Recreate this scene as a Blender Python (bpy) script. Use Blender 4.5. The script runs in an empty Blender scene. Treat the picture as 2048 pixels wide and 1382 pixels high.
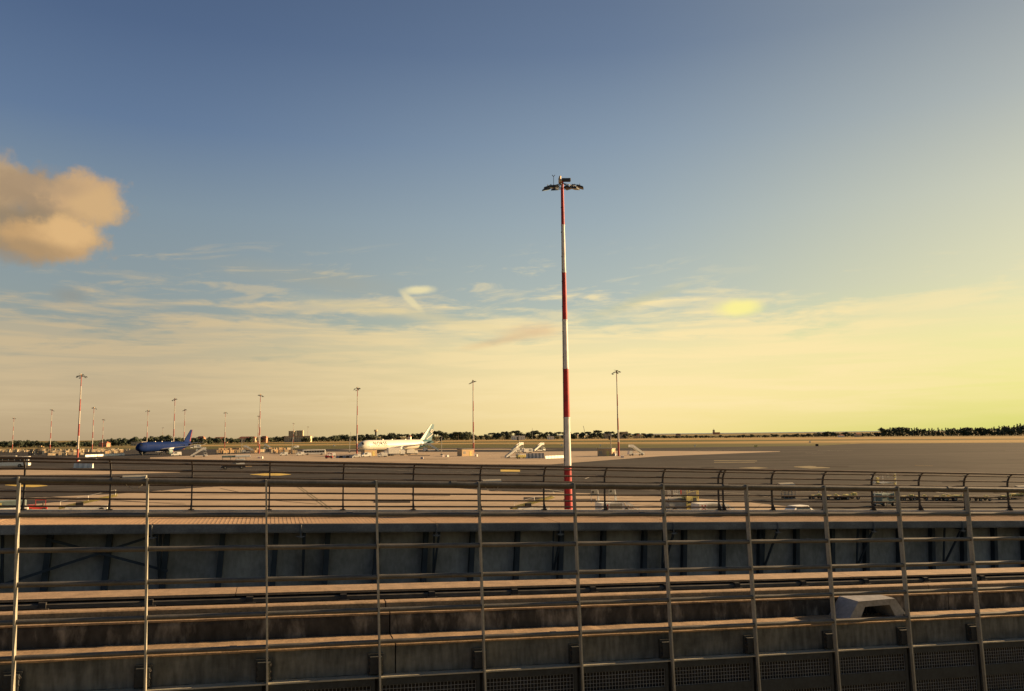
import bpy, bmesh, math, random
from mathutils import Vector, Matrix
random.seed(7)
S = bpy.context.scene
COL = S.collection
PI = math.pi
# ------------------------------------------------------------------ camera
F = 1600.0                      # focal length in pixels of the 2048 px wide photograph
CAM = Vector((0, 0, 10.2))
R3 = Matrix.Rotation(PI/2 + math.atan(179.5/F), 3, 'X') @ Matrix.Rotation(-0.0118, 3, 'Z')
cd = bpy.data.cameras.new('camera'); cam = bpy.data.objects.new('camera', cd); COL.objects.link(cam)
cam.matrix_world = Matrix.Translation(CAM) @ R3.to_4x4()
cd.sensor_width = 36; cd.lens = 36*F/2048; cd.clip_start = 0.1; cd.clip_end = 90000
S.camera = cam
S.render.resolution_x = 1024; S.render.resolution_y = 691
# ------------------------------------------------------------------ light
SUN_AZ, SUN_EL = 69.0, 15.5
sl = bpy.data.lights.new('sun', 'SUN'); sl.energy = 5.0; sl.angle = math.radians(0.5); sl.color = (1.0, 0.66, 0.34)
so = bpy.data.objects.new('sun', sl); COL.objects.link(so)
sa, se = math.radians(SUN_AZ), math.radians(SUN_EL)
SDIR = Vector((math.sin(sa)*math.cos(se), math.cos(sa)*math.cos(se), math.sin(se)))
so.rotation_euler = SDIR.to_track_quat('Z', 'Y').to_euler()
S.view_settings.view_transform = 'Standard'; S.view_settings.look = 'None'
S.view_settings.gamma = 1.0; S.view_settings.use_curve_mapping = False
S.view_settings.exposure = 1.5

def ray(px, py):
    v = R3 @ Vector(((px-1024)/F, -(py-691)/F, -1)); return v
def gp(px, py, z=0.0):
    r = ray(px, py); return CAM + r*((z-CAM.z)/r.z)
def at(px, py, Y):
    r = ray(px, py); return CAM + r*(Y/r.y)
def azel(px, py):
    v = ray(px, py).normalized(); return math.atan2(v.x, v.y), math.asin(v.z)

# ------------------------------------------------------------------ world
W = bpy.data.worlds.new('World'); S.world = W; W.use_nodes = True
NT = W.node_tree; NT.nodes.clear()
class N:
    """a scalar node socket with arithmetic"""
    def __init__(s, sock): s.s = sock
    def _m(a, op, b=None, c=None, clamp=False):
        n = NT.nodes.new('ShaderNodeMath'); n.operation = op; n.use_clamp = clamp
        for i, v in enumerate((a, b, c)):
            if v is None: continue
            if isinstance(v, N): NT.links.new(v.s, n.inputs[i])
            else: n.inputs[i].default_value = v
        return N(n.outputs[0])
    def __add__(a, b): return N._m(a, 'ADD', b)
    __radd__ = __add__
    def __mul__(a, b): return N._m(a, 'MULTIPLY', b)
    __rmul__ = __mul__
    def __sub__(a, b): return N._m(a, 'SUBTRACT', b)
    def __rsub__(a, b): return N._m(b, 'SUBTRACT', a)
    def __truediv__(a, b): return N._m(a, 'DIVIDE', b)
    def pow(a, b): return N._m(a, 'POWER', b)
    def exp(a): return N._m(a, 'EXPONENT')
    def max(a, b): return N._m(a, 'MAXIMUM', b)
    def min(a, b): return N._m(a, 'MINIMUM', b)
    def clamp(a): return N._m(a, 'ADD', 0.0, clamp=True)
    def smooth(a, lo, hi):
        n = NT.nodes.new('ShaderNodeMapRange'); n.interpolation_type = 'SMOOTHSTEP'
        NT.links.new(a.s, n.inputs[0]); n.inputs[1].default_value = lo; n.inputs[2].default_value = hi
        return N(n.outputs[0])
def comb(x, y, z):
    n = NT.nodes.new('ShaderNodeCombineXYZ')
    for i, v in enumerate((x, y, z)):
        if isinstance(v, N): NT.links.new(v.s, n.inputs[i])
        else: n.inputs[i].default_value = v
    return n.outputs[0]
def noise(vec, scale, detail=4, rough=.55, dist=0.0):
    n = NT.nodes.new('ShaderNodeTexNoise'); NT.links.new(vec, n.inputs['Vector'])
    n.inputs['Scale'].default_value = scale; n.inputs['Detail'].default_value = detail
    n.inputs['Roughness'].default_value = rough; n.inputs['Distortion'].default_value = dist
    return N(n.outputs[0])
def ramp(fac, stops):
    n = NT.nodes.new('ShaderNodeValToRGB'); NT.links.new(fac.s, n.inputs[0])
    n.color_ramp.interpolation = 'EASE' if False else 'LINEAR'
    el = n.color_ramp.elements
    while len(el) > 1: el.remove(el[-1])
    for i, (p, c) in enumerate(stops):
        e = el[0] if i == 0 else el.new(p)
        e.position = p; e.color = (*c, 1)
    return n.outputs[0]
def mixc(f, a, b, mode='MIX'):
    n = NT.nodes.new('ShaderNodeMix'); n.data_type = 'RGBA'; n.blend_type = mode
    for i, v in ((0, f), (6, a), (7, b)):
        if isinstance(v, N): NT.links.new(v.s, n.inputs[i])
        elif isinstance(v, bpy.types.NodeSocket): NT.links.new(v, n.inputs[i])
        elif i == 0: n.inputs[0].default_value = v
        else: n.inputs[i].default_value = (*v, 1)
    return n.outputs[2]
def srgb(r, g, b):
    f = lambda c: (c/255)/12.92 if c <= 10 else ((c/255+.055)/1.055)**2.4
    return (f(r), f(g), f(b))
EXPO = 2**S.view_settings.exposure
def sky(r, g, b):                       # the radiance that photographs as this sRGB colour
    return tuple(c/EXPO for c in srgb(r, g, b))
tc = NT.nodes.new('ShaderNodeTexCoord')
sep = NT.nodes.new('ShaderNodeSeparateXYZ'); NT.links.new(tc.outputs['Generated'], sep.inputs[0])
vx, vy, vz = (N(sep.outputs[i]) for i in range(3))
el = N._m(vz.max(-1).min(1), 'ARCSINE')
az = N._m(vx, 'ARCTAN2', vy)
ux, uy = math.sin(sa), math.cos(sa)
hd = N._m(vx*vx + vy*vy, 'SQRT').max(1e-4)
caz = (vx*ux + vy*uy)/hd                # cosine of the azimuth away from the sun
elp = (el/math.radians(60)).clamp()     # 0 at the horizon, 1 at 60 degrees
#  two elevation profiles: 55+ degrees away from the sun, and close to it
away = ramp(elp, [(0, sky(184,160,124)), (0.045, sky(186,164,130)), (0.1, sky(156,156,140)), (0.13, sky(142,150,146)), (0.16, sky(136,148,150)), (0.25, sky(122,139,152)), (0.34, sky(90,112,144)), (0.44, sky(70,91,126)), (0.56, sky(56,75,108)), (1, sky(44,58,88))])
mid  = ramp(elp, [(0, sky(255,229,156)), (0.045, sky(255,230,162)), (0.1, sky(226,218,166)), (0.13, sky(186,194,172)), (0.16, sky(172,182,174)), (0.25, sky(150,165,172)), (0.34, sky(126,144,162)), (0.44, sky(93,112,140)), (0.56, sky(73,90,120)), (1, sky(56,70,98))])
near = ramp(elp, [(0, sky(206,214,108)), (0.045, sky(212,220,124)), (0.1, sky(216,216,144)), (0.13, sky(214,211,156)), (0.16, sky(208,205,162)), (0.25, sky(188,190,166)), (0.34, sky(156,164,160)), (0.44, sky(124,135,143)), (0.56, sky(108,119,132)), (1, sky(76,88,106))])
base = mixc(caz.smooth(math.cos(math.radians(98)), math.cos(math.radians(56))), away, mid)
base = mixc(caz.smooth(math.cos(math.radians(64)), math.cos(math.radians(26))), base, near)
nish = NT.nodes.new('ShaderNodeTexSky'); nish.sky_type = 'NISHITA'; nish.sun_disc = False
nish.sun_elevation = se; nish.sun_rotation = sa; nish.dust_density = 3.0; nish.air_density = 1.2
nb = mixc(1.0, nish.outputs[0], (0.1, 0.1, 0.1), 'MULTIPLY')
base = mixc(0.92, nb, base)
# --- clouds, laid out by direction in the sky
flat = (vz + 0.06).max(0.03)
pvec = comb(vx/flat, vy/flat, 0.0)
st1 = noise(comb(az*7.0, el*46.0, 3.1), 1.0, 6, .58, .35)
st2 = noise(comb(az*22.0, el*130.0, 9.4), 1.0, 5, .6, .5)
st = st1*0.72 + st2*0.28
band = el.smooth(math.radians(-.5), math.radians(2.5)) * (1 - el.smooth(math.radians(9.5), math.radians(12.5)))
cover = (math.radians(9.3) - el)*3.0                # the veil closes towards the horizon and frays at its upper edge
cir = ((st + cover.min(.22)).smooth(.46, .64))*band
edge = caz.smooth(math.cos(math.radians(50)), math.cos(math.radians(24)))
st3 = noise(comb(az*5.0, el*70.0, 21.0), 1.0, 5, .6, .4)
cirmul = (1 - edge*0.75)*(.55 + st3.smooth(.38,.62)*.45)
ccol = mixc(caz.smooth(math.cos(math.radians(98)), math.cos(math.radians(60))), sky(206,184,146), sky(255,232,174))
col = mixc((cir*cirmul*0.85).clamp(), base, ccol)
# thin wisps above the veil
w1 = noise(comb(az*9.0 + el*14.0, el*60.0 - az*8.0, 5.5), 1.0, 8, .62, .6)
wis = w1.smooth(.52,.70) * el.smooth(math.radians(8),math.radians(9.5)) * (1 - el.smooth(math.radians(11.5), math.radians(14))) * (1-caz.smooth(math.cos(math.radians(66)), math.cos(math.radians(48))))
col = mixc((wis*0.4).clamp(), col, ccol)
def blob(c, px, py, rx, ry, colr, amt, nz=.9, soft=.35, tilt=0.0, sc=26.0, seed=0.0):
    """soft-edged noisy puff centred on the direction of (px, py); rx, ry in pixels of the photograph"""
    a0, e0 = azel(px, py)
    a = (az-a0); e = (el-e0)
    ca, sn = math.cos(tilt), math.sin(tilt)
    X = (a*ca + e*sn)*(F/rx); Y = (e*ca - a*sn)*(F/ry)
    w = noise(comb(az*sc, el*sc, seed), 1.0, 9, .62)
    r = N._m(X*X + Y*Y, 'SQRT') + (w-.5)*nz
    m = 1 - r.smooth(1-soft*1.6, 1+soft)
    return mixc((m*amt).clamp(), c, colr)
# cumulus at the left
for px, py, rx, ry, cc, am, so_ in [(30,418,105,64,(150,132,108),.8,.45),(-8,370,56,52,(188,158,120),.85,.4),(120,398,108,50,(166,142,114),.9,.4),(168,395,70,44,(206,170,126),.85,.4),(196,412,46,34,(214,178,128),.6,.5),
    (100,372,60,18,(176,150,120),.5,.5),(60,462,110,44,(150,132,108),.85,.4),(102,482,88,40,(200,162,114),.9,.4),(136,464,54,30,(224,184,130),.85,.6),(40,505,80,24,(160,136,106),.6,.5)]:
    col = blob(col, px, py, rx, ry, sky(*cc), am, 1.3, so_*.62, 0, 40, 1.3)
col = blob(col, 140, 590, 26, 14, sky(150,140,124), .35, .8, .6, 0, 30, 2.0)
# small clouds over the middle
col = blob(col, 1062, 664, 60, 15, sky(226,186,142), .55, 1.0, .6, .05, 30, 5.0)
col = blob(col, 1000, 682, 70, 8, sky(214,170,126), .35, 1.0, .6, .2, 30, 5.5)
col = blob(col, 1480, 616, 44, 16, sky(255,244,150), .85, .8, .45, 0, 34, 6.0)
col = blob(col, 838, 580, 32, 9, sky(240,226,176), .9, .8, .4, .05, 40, 7.0)
col = blob(col, 822, 602, 30, 7, sky(232,218,172), .8, .9, .4, -.75, 40, 7.5)
col = blob(col, 760, 620, 160, 12, sky(212,198,156), .5, 1.3, .8, -.12, 22, 8.0)
col = blob(col, 940, 650, 120, 9, sky(232,214,164), .55, 1.2, .8, -.18, 26, 8.6)
col = blob(col, 1270, 605, 90, 9, sky(206,200,156), .45, 1.1, .8, .28, 26, 9.2)
col = blob(col, 640, 560, 170, 20, sky(170,166,146), .35, 1.5, .9, -.10, 12, 9.9)
bg = NT.nodes.new('ShaderNodeBackground'); NT.links.new(col, bg.inputs[0]); bg.inputs[1].default_value = 1.0
wo = NT.nodes.new('ShaderNodeOutputWorld'); NT.links.new(bg.outputs[0], wo.inputs[0])

# ------------------------------------------------------------------ materials
def mat(name, c, rough=.75, metal=0.0, var=.18, scale=6.0, c2=None, bump=0.0, stretch=(1,1,1), spec=.4, thr=(.35,.65), fine=None):
    m = bpy.data.materials.new(name); m.use_nodes = True; nt = m.node_tree
    b = nt.nodes['Principled BSDF']; b.inputs['Roughness'].default_value = rough
    b.inputs['Metallic'].default_value = metal; b.inputs['Specular IOR Level'].default_value = spec
    t = nt.nodes.new('ShaderNodeTexCoord'); mp = nt.nodes.new('ShaderNodeMapping'); mp.inputs['Scale'].default_value = stretch
    nt.links.new(t.outputs['Object'], mp.inputs[0])
    n = nt.nodes.new('ShaderNodeTexNoise'); n.inputs['Scale'].default_value = scale; n.inputs['Detail'].default_value = 6; n.inputs['Roughness'].default_value = .62
    nt.links.new(mp.outputs[0], n.inputs['Vector'])
    r = nt.nodes.new('ShaderNodeValToRGB'); nt.links.new(n.outputs[0], r.inputs[0])
    if c2 is None: c2 = tuple(min(1, x*(1+var)) for x in c); c = tuple(x*(1-var) for x in c)
    r.color_ramp.elements[0].position = thr[0]; r.color_ramp.elements[0].color = (*c, 1)
    r.color_ramp.elements[1].position = thr[1]; r.color_ramp.elements[1].color = (*c2, 1)
    out = r.outputs[0]
    if fine:                                    # a second, finer layer of speckle: (scale, amount, stretch)
        n2 = nt.nodes.new('ShaderNodeTexNoise'); n2.inputs['Scale'].default_value = fine[0]; n2.inputs['Detail'].default_value = 5
        mp2 = nt.nodes.new('ShaderNodeMapping'); mp2.inputs['Scale'].default_value = fine[2] if len(fine) > 2 else (1,1,1)
        nt.links.new(t.outputs['Object'], mp2.inputs[0]); nt.links.new(mp2.outputs[0], n2.inputs['Vector'])
        mr = nt.nodes.new('ShaderNodeMapRange'); mr.inputs[1].default_value = .3; mr.inputs[2].default_value = .7
        mr.inputs[3].default_value = 1-fine[1]; mr.inputs[4].default_value = 1+fine[1]
        nt.links.new(n2.outputs[0], mr.inputs[0])
        vm = nt.nodes.new('ShaderNodeVectorMath'); vm.operation = 'SCALE'
        nt.links.new(out, vm.inputs[0]); nt.links.new(mr.outputs[0], vm.inputs['Scale']); out = vm.outputs[0]
    nt.links.new(out, b.inputs['Base Color'])
    if bump:
        bp = nt.nodes.new('ShaderNodeBump'); bp.inputs['Strength'].default_value = bump; bp.inputs['Distance'].default_value = .02
        nt.links.new(n.outputs[0], bp.inputs['Height']); nt.links.new(bp.outputs[0], b.inputs['Normal'])
    return m
M = {}
M['galv'] = mat('galvanised_steel', (.088,.086,.078), .62, .25, .22, 5, bump=.1, fine=(60,.15))
M['galvl'] = mat('pale_galvanised_steel', (.27,.26,.215), .65, .0, .15, 4, fine=(40,.12))
M['cond'] = mat('dull_conductor_steel', (.085,.08,.07), .55, .2, .25, 3, fine=(30,.3,(.2,.2,1)))
M['wire'] = mat('mesh_wire', (.15,.165,.18), .6, 0)
M['plate'] = mat('blue_grey_plate', (.022,.027,.03), .8, 0, .2, 6, fine=(30,.2))
M['brack'] = mat('dark_bracket_steel', (.035,.034,.033), .7, .2)
M['dark'] = mat('dark_steel', (.03,.028,.027), .65, .1, .25, 5)
M['rust'] = mat('dark_weathered_rail', (.075,.058,.042), .7, .1, .3, 2, fine=(30,.2))
M['conc'] = mat('weathered_concrete', (.040,.046,.048), .92, 0, c2=(.125,.13,.122), scale=1.3, bump=.35, stretch=(1,1,2.2), thr=(.34,.72), fine=(9,.4,(2.2,2.2,.5)))  # dark bluish base also carries the shade on the parapet faces
M['stain'] = mat('stained_concrete', (.036,.035,.034), .93, 0, c2=(.28,.265,.24), scale=3.2, bump=.35, stretch=(1.4,1.4,.5), thr=(.5,.8), fine=(14,.45,(1,1,.5)))
M['ledge'] = mat('sunlit_ledge_concrete', (.25,.175,.105), .9, 0, .2, 5, bump=.2, fine=(40,.2))  # sunlight on tops and ledges is put into this warm tone
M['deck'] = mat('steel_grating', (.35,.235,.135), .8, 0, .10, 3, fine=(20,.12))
M['fascia'] = mat('grey_painted_fascia', (.10,.105,.105), .7, .0, c2=(.22,.22,.21), scale=1.1, thr=(.45,.75), fine=(25,.2))
M['kerb'] = mat('pale_kerb_steel', (.42,.38,.31), .7, .0, .15, 3, fine=(25,.15))
M['web'] = mat('blue_grey_girder_paint', (.235,.24,.22), .75, 0, .38, .7, bump=.05, fine=(12,.15,(1,1,.4)))
M['stiff'] = mat('dark_blue_stiffener_paint', (.03,.045,.06), .75, 0, .2, 1.5)
M['black'] = mat('recess_shade_black', (.012,.012,.013), .9, 0, .2, 3)  # shade of gaps and recesses put into a near-black colour
M['red'] = mat('mast_red_paint', (.36,.018,.02), .65, 0, .3, 1.2, fine=(3,.1,(4,4,.3)))
M['white'] = mat('mast_white_paint', (.58,.56,.50), .6, 0, .16, 1.2, fine=(3,.08,(4,4,.3)))
M['redf'] = mat('distance_dulled_red', (.30,.06,.045), .7, 0, .2, 1.2)  # dullness from distance is put into the paint colour
M['whitef'] = mat('distance_dulled_white', (.42,.37,.30), .7, 0, .1, 1.2)  # distant paleness is mixed into this white as well
M['lampd'] = mat('floodlight_housing', (.045,.055,.06), .6, .3)
M['glassl'] = mat('floodlight_glass', (.25,.24,.2), .15, 0, .1, 3, spec=.8)
M['brass'] = mat('warm_metal', (.5,.36,.18), .5, .4)
M['vwhite'] = mat('vehicle_white_paint', (.74,.72,.62), .45, 0, .08, 1.5, fine=(5,.08))
M['vgrey'] = mat('vehicle_grey_paint', (.24,.25,.24), .5, 0, .12, 2)
M['vyel'] = mat('vehicle_yellow_paint', (.60,.50,.16), .5, 0, .12, 2)
M['vora'] = mat('container_amber_panel', (.52,.33,.15), .6, 0, .2, 1.3, fine=(4,.2))
M['vred'] = mat('vehicle_red_paint', (.42,.04,.03), .5, 0, .15, 2)
M['teal'] = mat('teal_paint', (.018,.095,.115), .6, 0, .12, .6)
M['tealg'] = mat('grey_teal_panel', (.14,.19,.17), .6, 0, .15, 1.5)
M['blue'] = mat('airliner_blue_paint', (.005,.016,.075), .7, 0, .12, .25, spec=.05)
M['aw'] = mat('airliner_white_paint', (.60,.57,.47), .45, 0, .05, .3, spec=.5)
M['ag'] = mat('airliner_grey_belly', (.33,.34,.35), .4, 0, .06, .3)
M['glass'] = mat('dark_window_glass', (.015,.018,.022), .12, 0, .2, 2, spec=.8)
M['tyre'] = mat('tyre_rubber', (.02,.02,.02), .85, 0)
M['cream'] = mat('cream_container_panel', (.50,.42,.27), .6, 0, .2, 1.2, fine=(4,.2))
M['hut'] = mat('beige_hut_panel', (.50,.36,.20), .8, 0, .1, 1)
M['steel'] = mat('dull_steel', (.22,.22,.21), .5, .5)
M['asph'] = mat('apron_asphalt', (.028,.026,.023), .9, 0, c2=(.066,.059,.050), spec=.08, scale=.035, stretch=(.35,1.6,1), thr=(.35,.68), fine=(.5,.3,(.22,1.6,1)))
M['asph2'] = mat('darker_asphalt', (.028,.028,.03), .9, 0, c2=(.042,.040,.04), spec=.08, scale=.05, stretch=(.4,2,1), fine=(.7,.15))
def conc_mat():
    m = mat('apron_concrete', (.33,.26,.18), .9, 0, c2=(.41,.325,.225), spec=.1, scale=.05, stretch=(.5,1.5,1), thr=(.35,.7), fine=(.8,.08))
    nt = m.node_tree; b = nt.nodes['Principled BSDF']
    src = b.inputs['Base Color'].links[0].from_socket
    br = nt.nodes.new('ShaderNodeTexBrick'); br.offset = 0; br.inputs['Scale'].default_value = 1
    br.inputs['Brick Width'].default_value = 7.5; br.inputs['Row Height'].default_value = 7.5; br.inputs['Mortar Size'].default_value = .05
    br.inputs['Color1'].default_value = (1,1,1,1); br.inputs['Color2'].default_value = (.9,.9,.9,1); br.inputs['Mortar'].default_value = (.5,.5,.5,1)
    t = nt.nodes.new('ShaderNodeTexCoord'); mp = nt.nodes.new('ShaderNodeMapping'); mp.inputs['Rotation'].default_value = (0,0,.42)
    nt.links.new(t.outputs['Object'], mp.inputs[0]); nt.links.new(mp.outputs[0], br.inputs['Vector'])
    mx = nt.nodes.new('ShaderNodeMix'); mx.data_type = 'RGBA'; mx.blend_type = 'MULTIPLY'; mx.inputs[0].default_value = 1
    nt.links.new(src, mx.inputs[6]); nt.links.new(br.outputs[0], mx.inputs[7]); nt.links.new(mx.outputs[2], b.inputs['Base Color'])
    return m
M['apron'] = conc_mat()
M['field'] = mat('dry_field', (.12,.10,.04), .95, 0, spec=.1, c2=(.26,.19,.07), scale=.004, stretch=(.3,2.2,1), fine=(.05,.2,(.4,2,1)))
M['straw'] = mat('dry_straw_grass', (.27,.185,.065), .95, 0, spec=.1, c2=(.38,.26,.10), scale=.01, stretch=(.3,1,1), fine=(.06,.15,(.3,1,1)))
M['grass'] = mat('olive_grass', (.06,.065,.02), .95, 0, spec=.1, c2=(.13,.115,.04), scale=.012, stretch=(.3,1.5,1), fine=(.08,.2,(.3,1,1)))
M['sea'] = mat('sea_water', (.10,.13,.15), .4, 0, .1, .002)
M['tmark'] = mat('tyre_mark_rubber', (.05,.042,.034), .9, 0, .3, .4, spec=.05)
M['patch'] = mat('asphalt_repair', (.040,.035,.030), .95, 0, .2, .3, spec=.05)
M['patchl'] = mat('pale_asphalt_repair', (.085,.07,.055), .95, 0, .2, .3, spec=.05)
M['line'] = mat('worn_white_marking', (.42,.38,.30), .85, 0, .25, .3)
M['yline'] = mat('worn_yellow_marking', (.46,.33,.06), .85, 0, .2, .3)
M['fyline'] = mat('faded_yellow_marking', (.15,.12,.05), .85, 0, .3, .3)
M['dline'] = mat('dark_olive_marking', (.10,.085,.03), .85, 0, .3, .5)
M['leaf'] = [mat('foliage_%d' % i, c, .8, 0, c2=tuple(x*1.9 for x in c), scale=.35, thr=(.35,.7), spec=.2) for i, c in enumerate([(.036,.046,.026),(.042,.052,.029),(.047,.053,.031),(.032,.042,.027)])]
M['bark'] = mat('bark', (.10,.07,.045), .9, 0)
M['roof'] = mat('terracotta_roof', (.38,.15,.08), .85, 0, .15, .2)
M['wallc'] = mat('cream_render', (.50,.40,.25), .9, 0, .12, .2)
M['walls'] = mat('salmon_render', (.48,.24,.14), .9, 0, .12, .2)

# ------------------------------------------------------------------ mesh helpers
class MB:
    def __init__(s): s.v = []; s.f = []; s.mi = []
    def quad(s, *p, m=0):
        i = len(s.v); s.v += [tuple(q) for q in p]; s.f.append(tuple(range(i, i+len(p)))); s.mi.append(m)
    def hexa(s, p, m=0):    # 8 points: bottom 4 ccw, top 4 ccw
        i = len(s.v); s.v += [tuple(q) for q in p]
        for f in ((3,2,1,0),(4,5,6,7),(0,1,5,4),(1,2,6,5),(2,3,7,6),(3,0,4,7)):
            s.f.append(tuple(i+k for k in f)); s.mi.append(m)
    def box(s, x0, x1, y0, y1, z0, z1, m=0, bev=0.0):
        if bev <= 0:
            s.hexa([(x0,y0,z0),(x1,y0,z0),(x1,y1,z0),(x0,y1,z0),(x0,y0,z1),(x1,y0,z1),(x1,y1,z1),(x0,y1,z1)], m); return s
        b = min(bev, (x1-x0)*.45, (y1-y0)*.45, (z1-z0)*.45)
        lv = [(z0, b), (z0+b, 0), (z1-b, 0), (z1, b)]
        i = len(s.v)
        for z, q in lv:
            for (cx, cy, sx, sy) in ((x0,y0,1,1),(x1,y0,-1,1),(x1,y1,-1,-1),(x0,y1,1,-1)):
                s.v.append((cx+sx*(q+b*.5), cy+sy*q, z)); s.v.append((cx+sx*q, cy+sy*(q+b*.5), z))
        order = [1,0,2,3,5,4,6,7]
        for k in range(3):
            for j in range(8):
                a, c = order[j], order[(j+1) % 8]
                s.f.append((i+k*8+a, i+k*8+c, i+k*8+8+c, i+k*8+8+a)); s.mi.append(m)
        s.f.append(tuple(i+order[j] for j in reversed(range(8)))); s.mi.append(m)
        s.f.append(tuple(i+24+order[j] for j in range(8))); s.mi.append(m)
        return s
    def tube(s, pts, r, n=8, m=0, cap=True):
        pts = [Vector(p) for p in pts]; rr = r if isinstance(r, (list, tuple)) else [r]*len(pts)
        i = len(s.v); up = None
        for k, p in enumerate(pts):
            d = (pts[min(k+1, len(pts)-1)] - pts[max(k-1, 0)]).normalized()
            if up is None:
                up = Vector((0,0,1)) if abs(d.z) < .9 else Vector((1,0,0))
            a = d.cross(up).normalized(); b = a.cross(d).normalized(); 
            for j in range(n):
                t = 2*PI*j/n; s.v.append(tuple(p + (a*math.cos(t) + b*math.sin(t))*rr[k]))
        for k in range(len(pts)-1):
            for j in range(n):
                s.f.append((i+k*n+j, i+k*n+(j+1) % n, i+(k+1)*n+(j+1) % n, i+(k+1)*n+j)); s.mi.append(m)
        if cap:
            s.f.append(tuple(i+j for j in reversed(range(n)))); s.mi.append(m)
            s.f.append(tuple(i+(len(pts)-1)*n+j for j in range(n))); s.mi.append(m)
        return s
    def bar(s, a, b, w, h, m=0):
        a, b = Vector(a), Vector(b); d = (b-a).normalized()
        up = Vector((0,0,1)) if abs(d.z) < .95 else Vector((0,1,0))
        x = d.cross(up).normalized()*(w/2); z = x.normalized().cross(d).normalized()*(h/2)
        s.hexa([a-x-z, a+x-z, b+x-z, b-x-z, a-x+z, a+x+z, b+x+z, b-x+z], m); return s
    def cyl(s, c, r, h, axis='y', n=14, m=0):
        c = Vector(c); d = {'x': Vector((1,0,0)), 'y': Vector((0,1,0)), 'z': Vector((0,0,1))}[axis]*(h/2)
        return s.tube([c-d, c+d], r, n, m)
    def mesh(s, name, mats, smooth=False):
        me = bpy.data.meshes.new(name); me.from_pydata(s.v, [], s.f)
        for q in (mats if isinstance(mats, (list, tuple)) else [mats]): me.materials.append(q)
        me.polygons.foreach_set('material_index', s.mi)
        if smooth: me.polygons.foreach_set('use_smooth', [True]*len(s.f))
        me.update(); return me
    def build(s, name, mats, parent=None, origin=None, smooth=False):
        if origin is not None: s.v = [(x-origin[0], y-origin[1], z-origin[2]) for x, y, z in s.v]
        o = bpy.data.objects.new(name, s.mesh(name, mats, smooth)); COL.objects.link(o)
        if parent is not None: o.parent = parent
        return o
def tag(o, label=None, cat=None, group=None, kind=None):
    if label: o['label'] = label
    if cat: o['category'] = cat
    if group: o['group'] = group
    if kind: o['kind'] = kind
    return o
def thing(name, loc, rz=0.0, label=None, cat=None, group=None):
    o = bpy.data.objects.new(name, None); COL.objects.link(o); o.location = loc; o.rotation_euler = (0,0,rz)
    o.empty_display_size = .5
    return tag(o, label, cat, group)
KIDS = {}
def copy_tree(o, parent=None):
    c = o.copy(); COL.objects.link(c); c.parent = parent
    for ch in [q for q in COL.objects if q.parent == o]: copy_tree(ch, c)
    return c
def place(proto, used, loc, rz, label, cat, group=None, scale=1.0):
    """the first call uses the prototype itself, later calls copy it with all its parts"""
    if used: o = copy_tree(proto)
    else: o = proto
    o.location = loc; o.rotation_euler = (0,0,rz); o.scale = (scale,)*3
    for k in ('label', 'category', 'group'):
        if k in o: del o[k]
    return tag(o, label, cat, group)

# ------------------------------------------------------------------ ground
def sheet(name, pts, z, m, parent=None):
    b = MB(); b.quad(*[(p[0], p[1], z) for p in pts]); o = b.build(name, m, parent); tag(o, kind='structure'); return o
def tri_strip(name, top, bot, z, m):
    """ground strip between two pixel polylines of the photograph, set down on the ground"""
    b = MB()
    xs = sorted(set([p[0] for p in top] + [p[0] for p in bot]))
    def ip(pl, x):
        for (a, c), (d, e) in zip(pl, pl[1:]):
            if a <= x <= d: return c + (e-c)*(x-a)/(d-a)
        return pl[0][1] if x < pl[0][0] else pl[-1][1]
    for x0, x1 in zip(xs, xs[1:]):
        q = [gp(x0, ip(bot, x0)), gp(x1, ip(bot, x1)), gp(x1, ip(top, x1)), gp(x0, ip(top, x0))]
        b.quad(*[(p.x, p.y, z) for p in q])
    return tag(b.build(name, m), kind='structure')
g = MB()
rings = [0, 60, 200, 600, 1500, 4000, 12000, 45000]
for a, b_ in zip(rings, rings[1:]):
    for k in range(48):
        t0, t1 = 2*PI*k/48, 2*PI*(k+1)/48
        if a == 0: g.quad((0,0,0), (b_*math.cos(t0), b_*math.sin(t0), 0), (b_*math.cos(t1), b_*math.sin(t1), 0))
        else: g.quad((a*math.cos(t0), a*math.sin(t0), 0), (b_*math.cos(t0), b_*math.sin(t0), 0), (b_*math.cos(t1), b_*math.sin(t1), 0), (a*math.cos(t1), a*math.sin(t1), 0))
tag(g.build('ground', M['field']), kind='structure')
# asphalt of taxiways and stands up to the grass
tri_strip('asphalt', [(-900,917),(0,899),(420,898),(700,897),(980,895),(1300,895.5),(1640,891),(1720,887),(2048,885.5),(2900,881)],
          [(-900,3000),(2900,3000)], .02, M['asph'])
tri_strip('grass_strip', [(-300,903),(0,898.6),(420,893),(700,891),(980,889),(1300,888.5),(1700,887)], [(-300,907),(0,900),(420,898.4),(700,897.4),(980,895.4),(1300,896),(1640,891.6),(1700,888)], .03, M['grass'])
tri_strip('straw_strip', [(300,890.5),(700,887.6),(980,885.4),(1300,884.3),(1640,881.6),(2048,879.2),(2700,876)], [(300,892.5),(700,890),(980,887.6),(1300,887),(1640,885),(2048,884.6),(2700,882)], .04, M['straw'])
tri_strip('olive_strip', [(300,888),(700,885.2),(980,883),(1300,880.4),(1640,879.3),(2048,877.4),(2700,874)], [(300,890.2),(700,887.3),(980,885.1),(1300,884),(1640,881.4),(2048,879),(2700,876)], .05, M['grass'])
tri_strip('straw_strip', [(300,886),(700,882.6),(980,879.5),(1300,877.2),(1640,875.4),(2048,873.4),(2700,869)], [(300,887.8),(700,885),(980,882.6),(1300,880),(1640,879),(2048,877),(2700,873)], .06, M['straw'])
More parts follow.
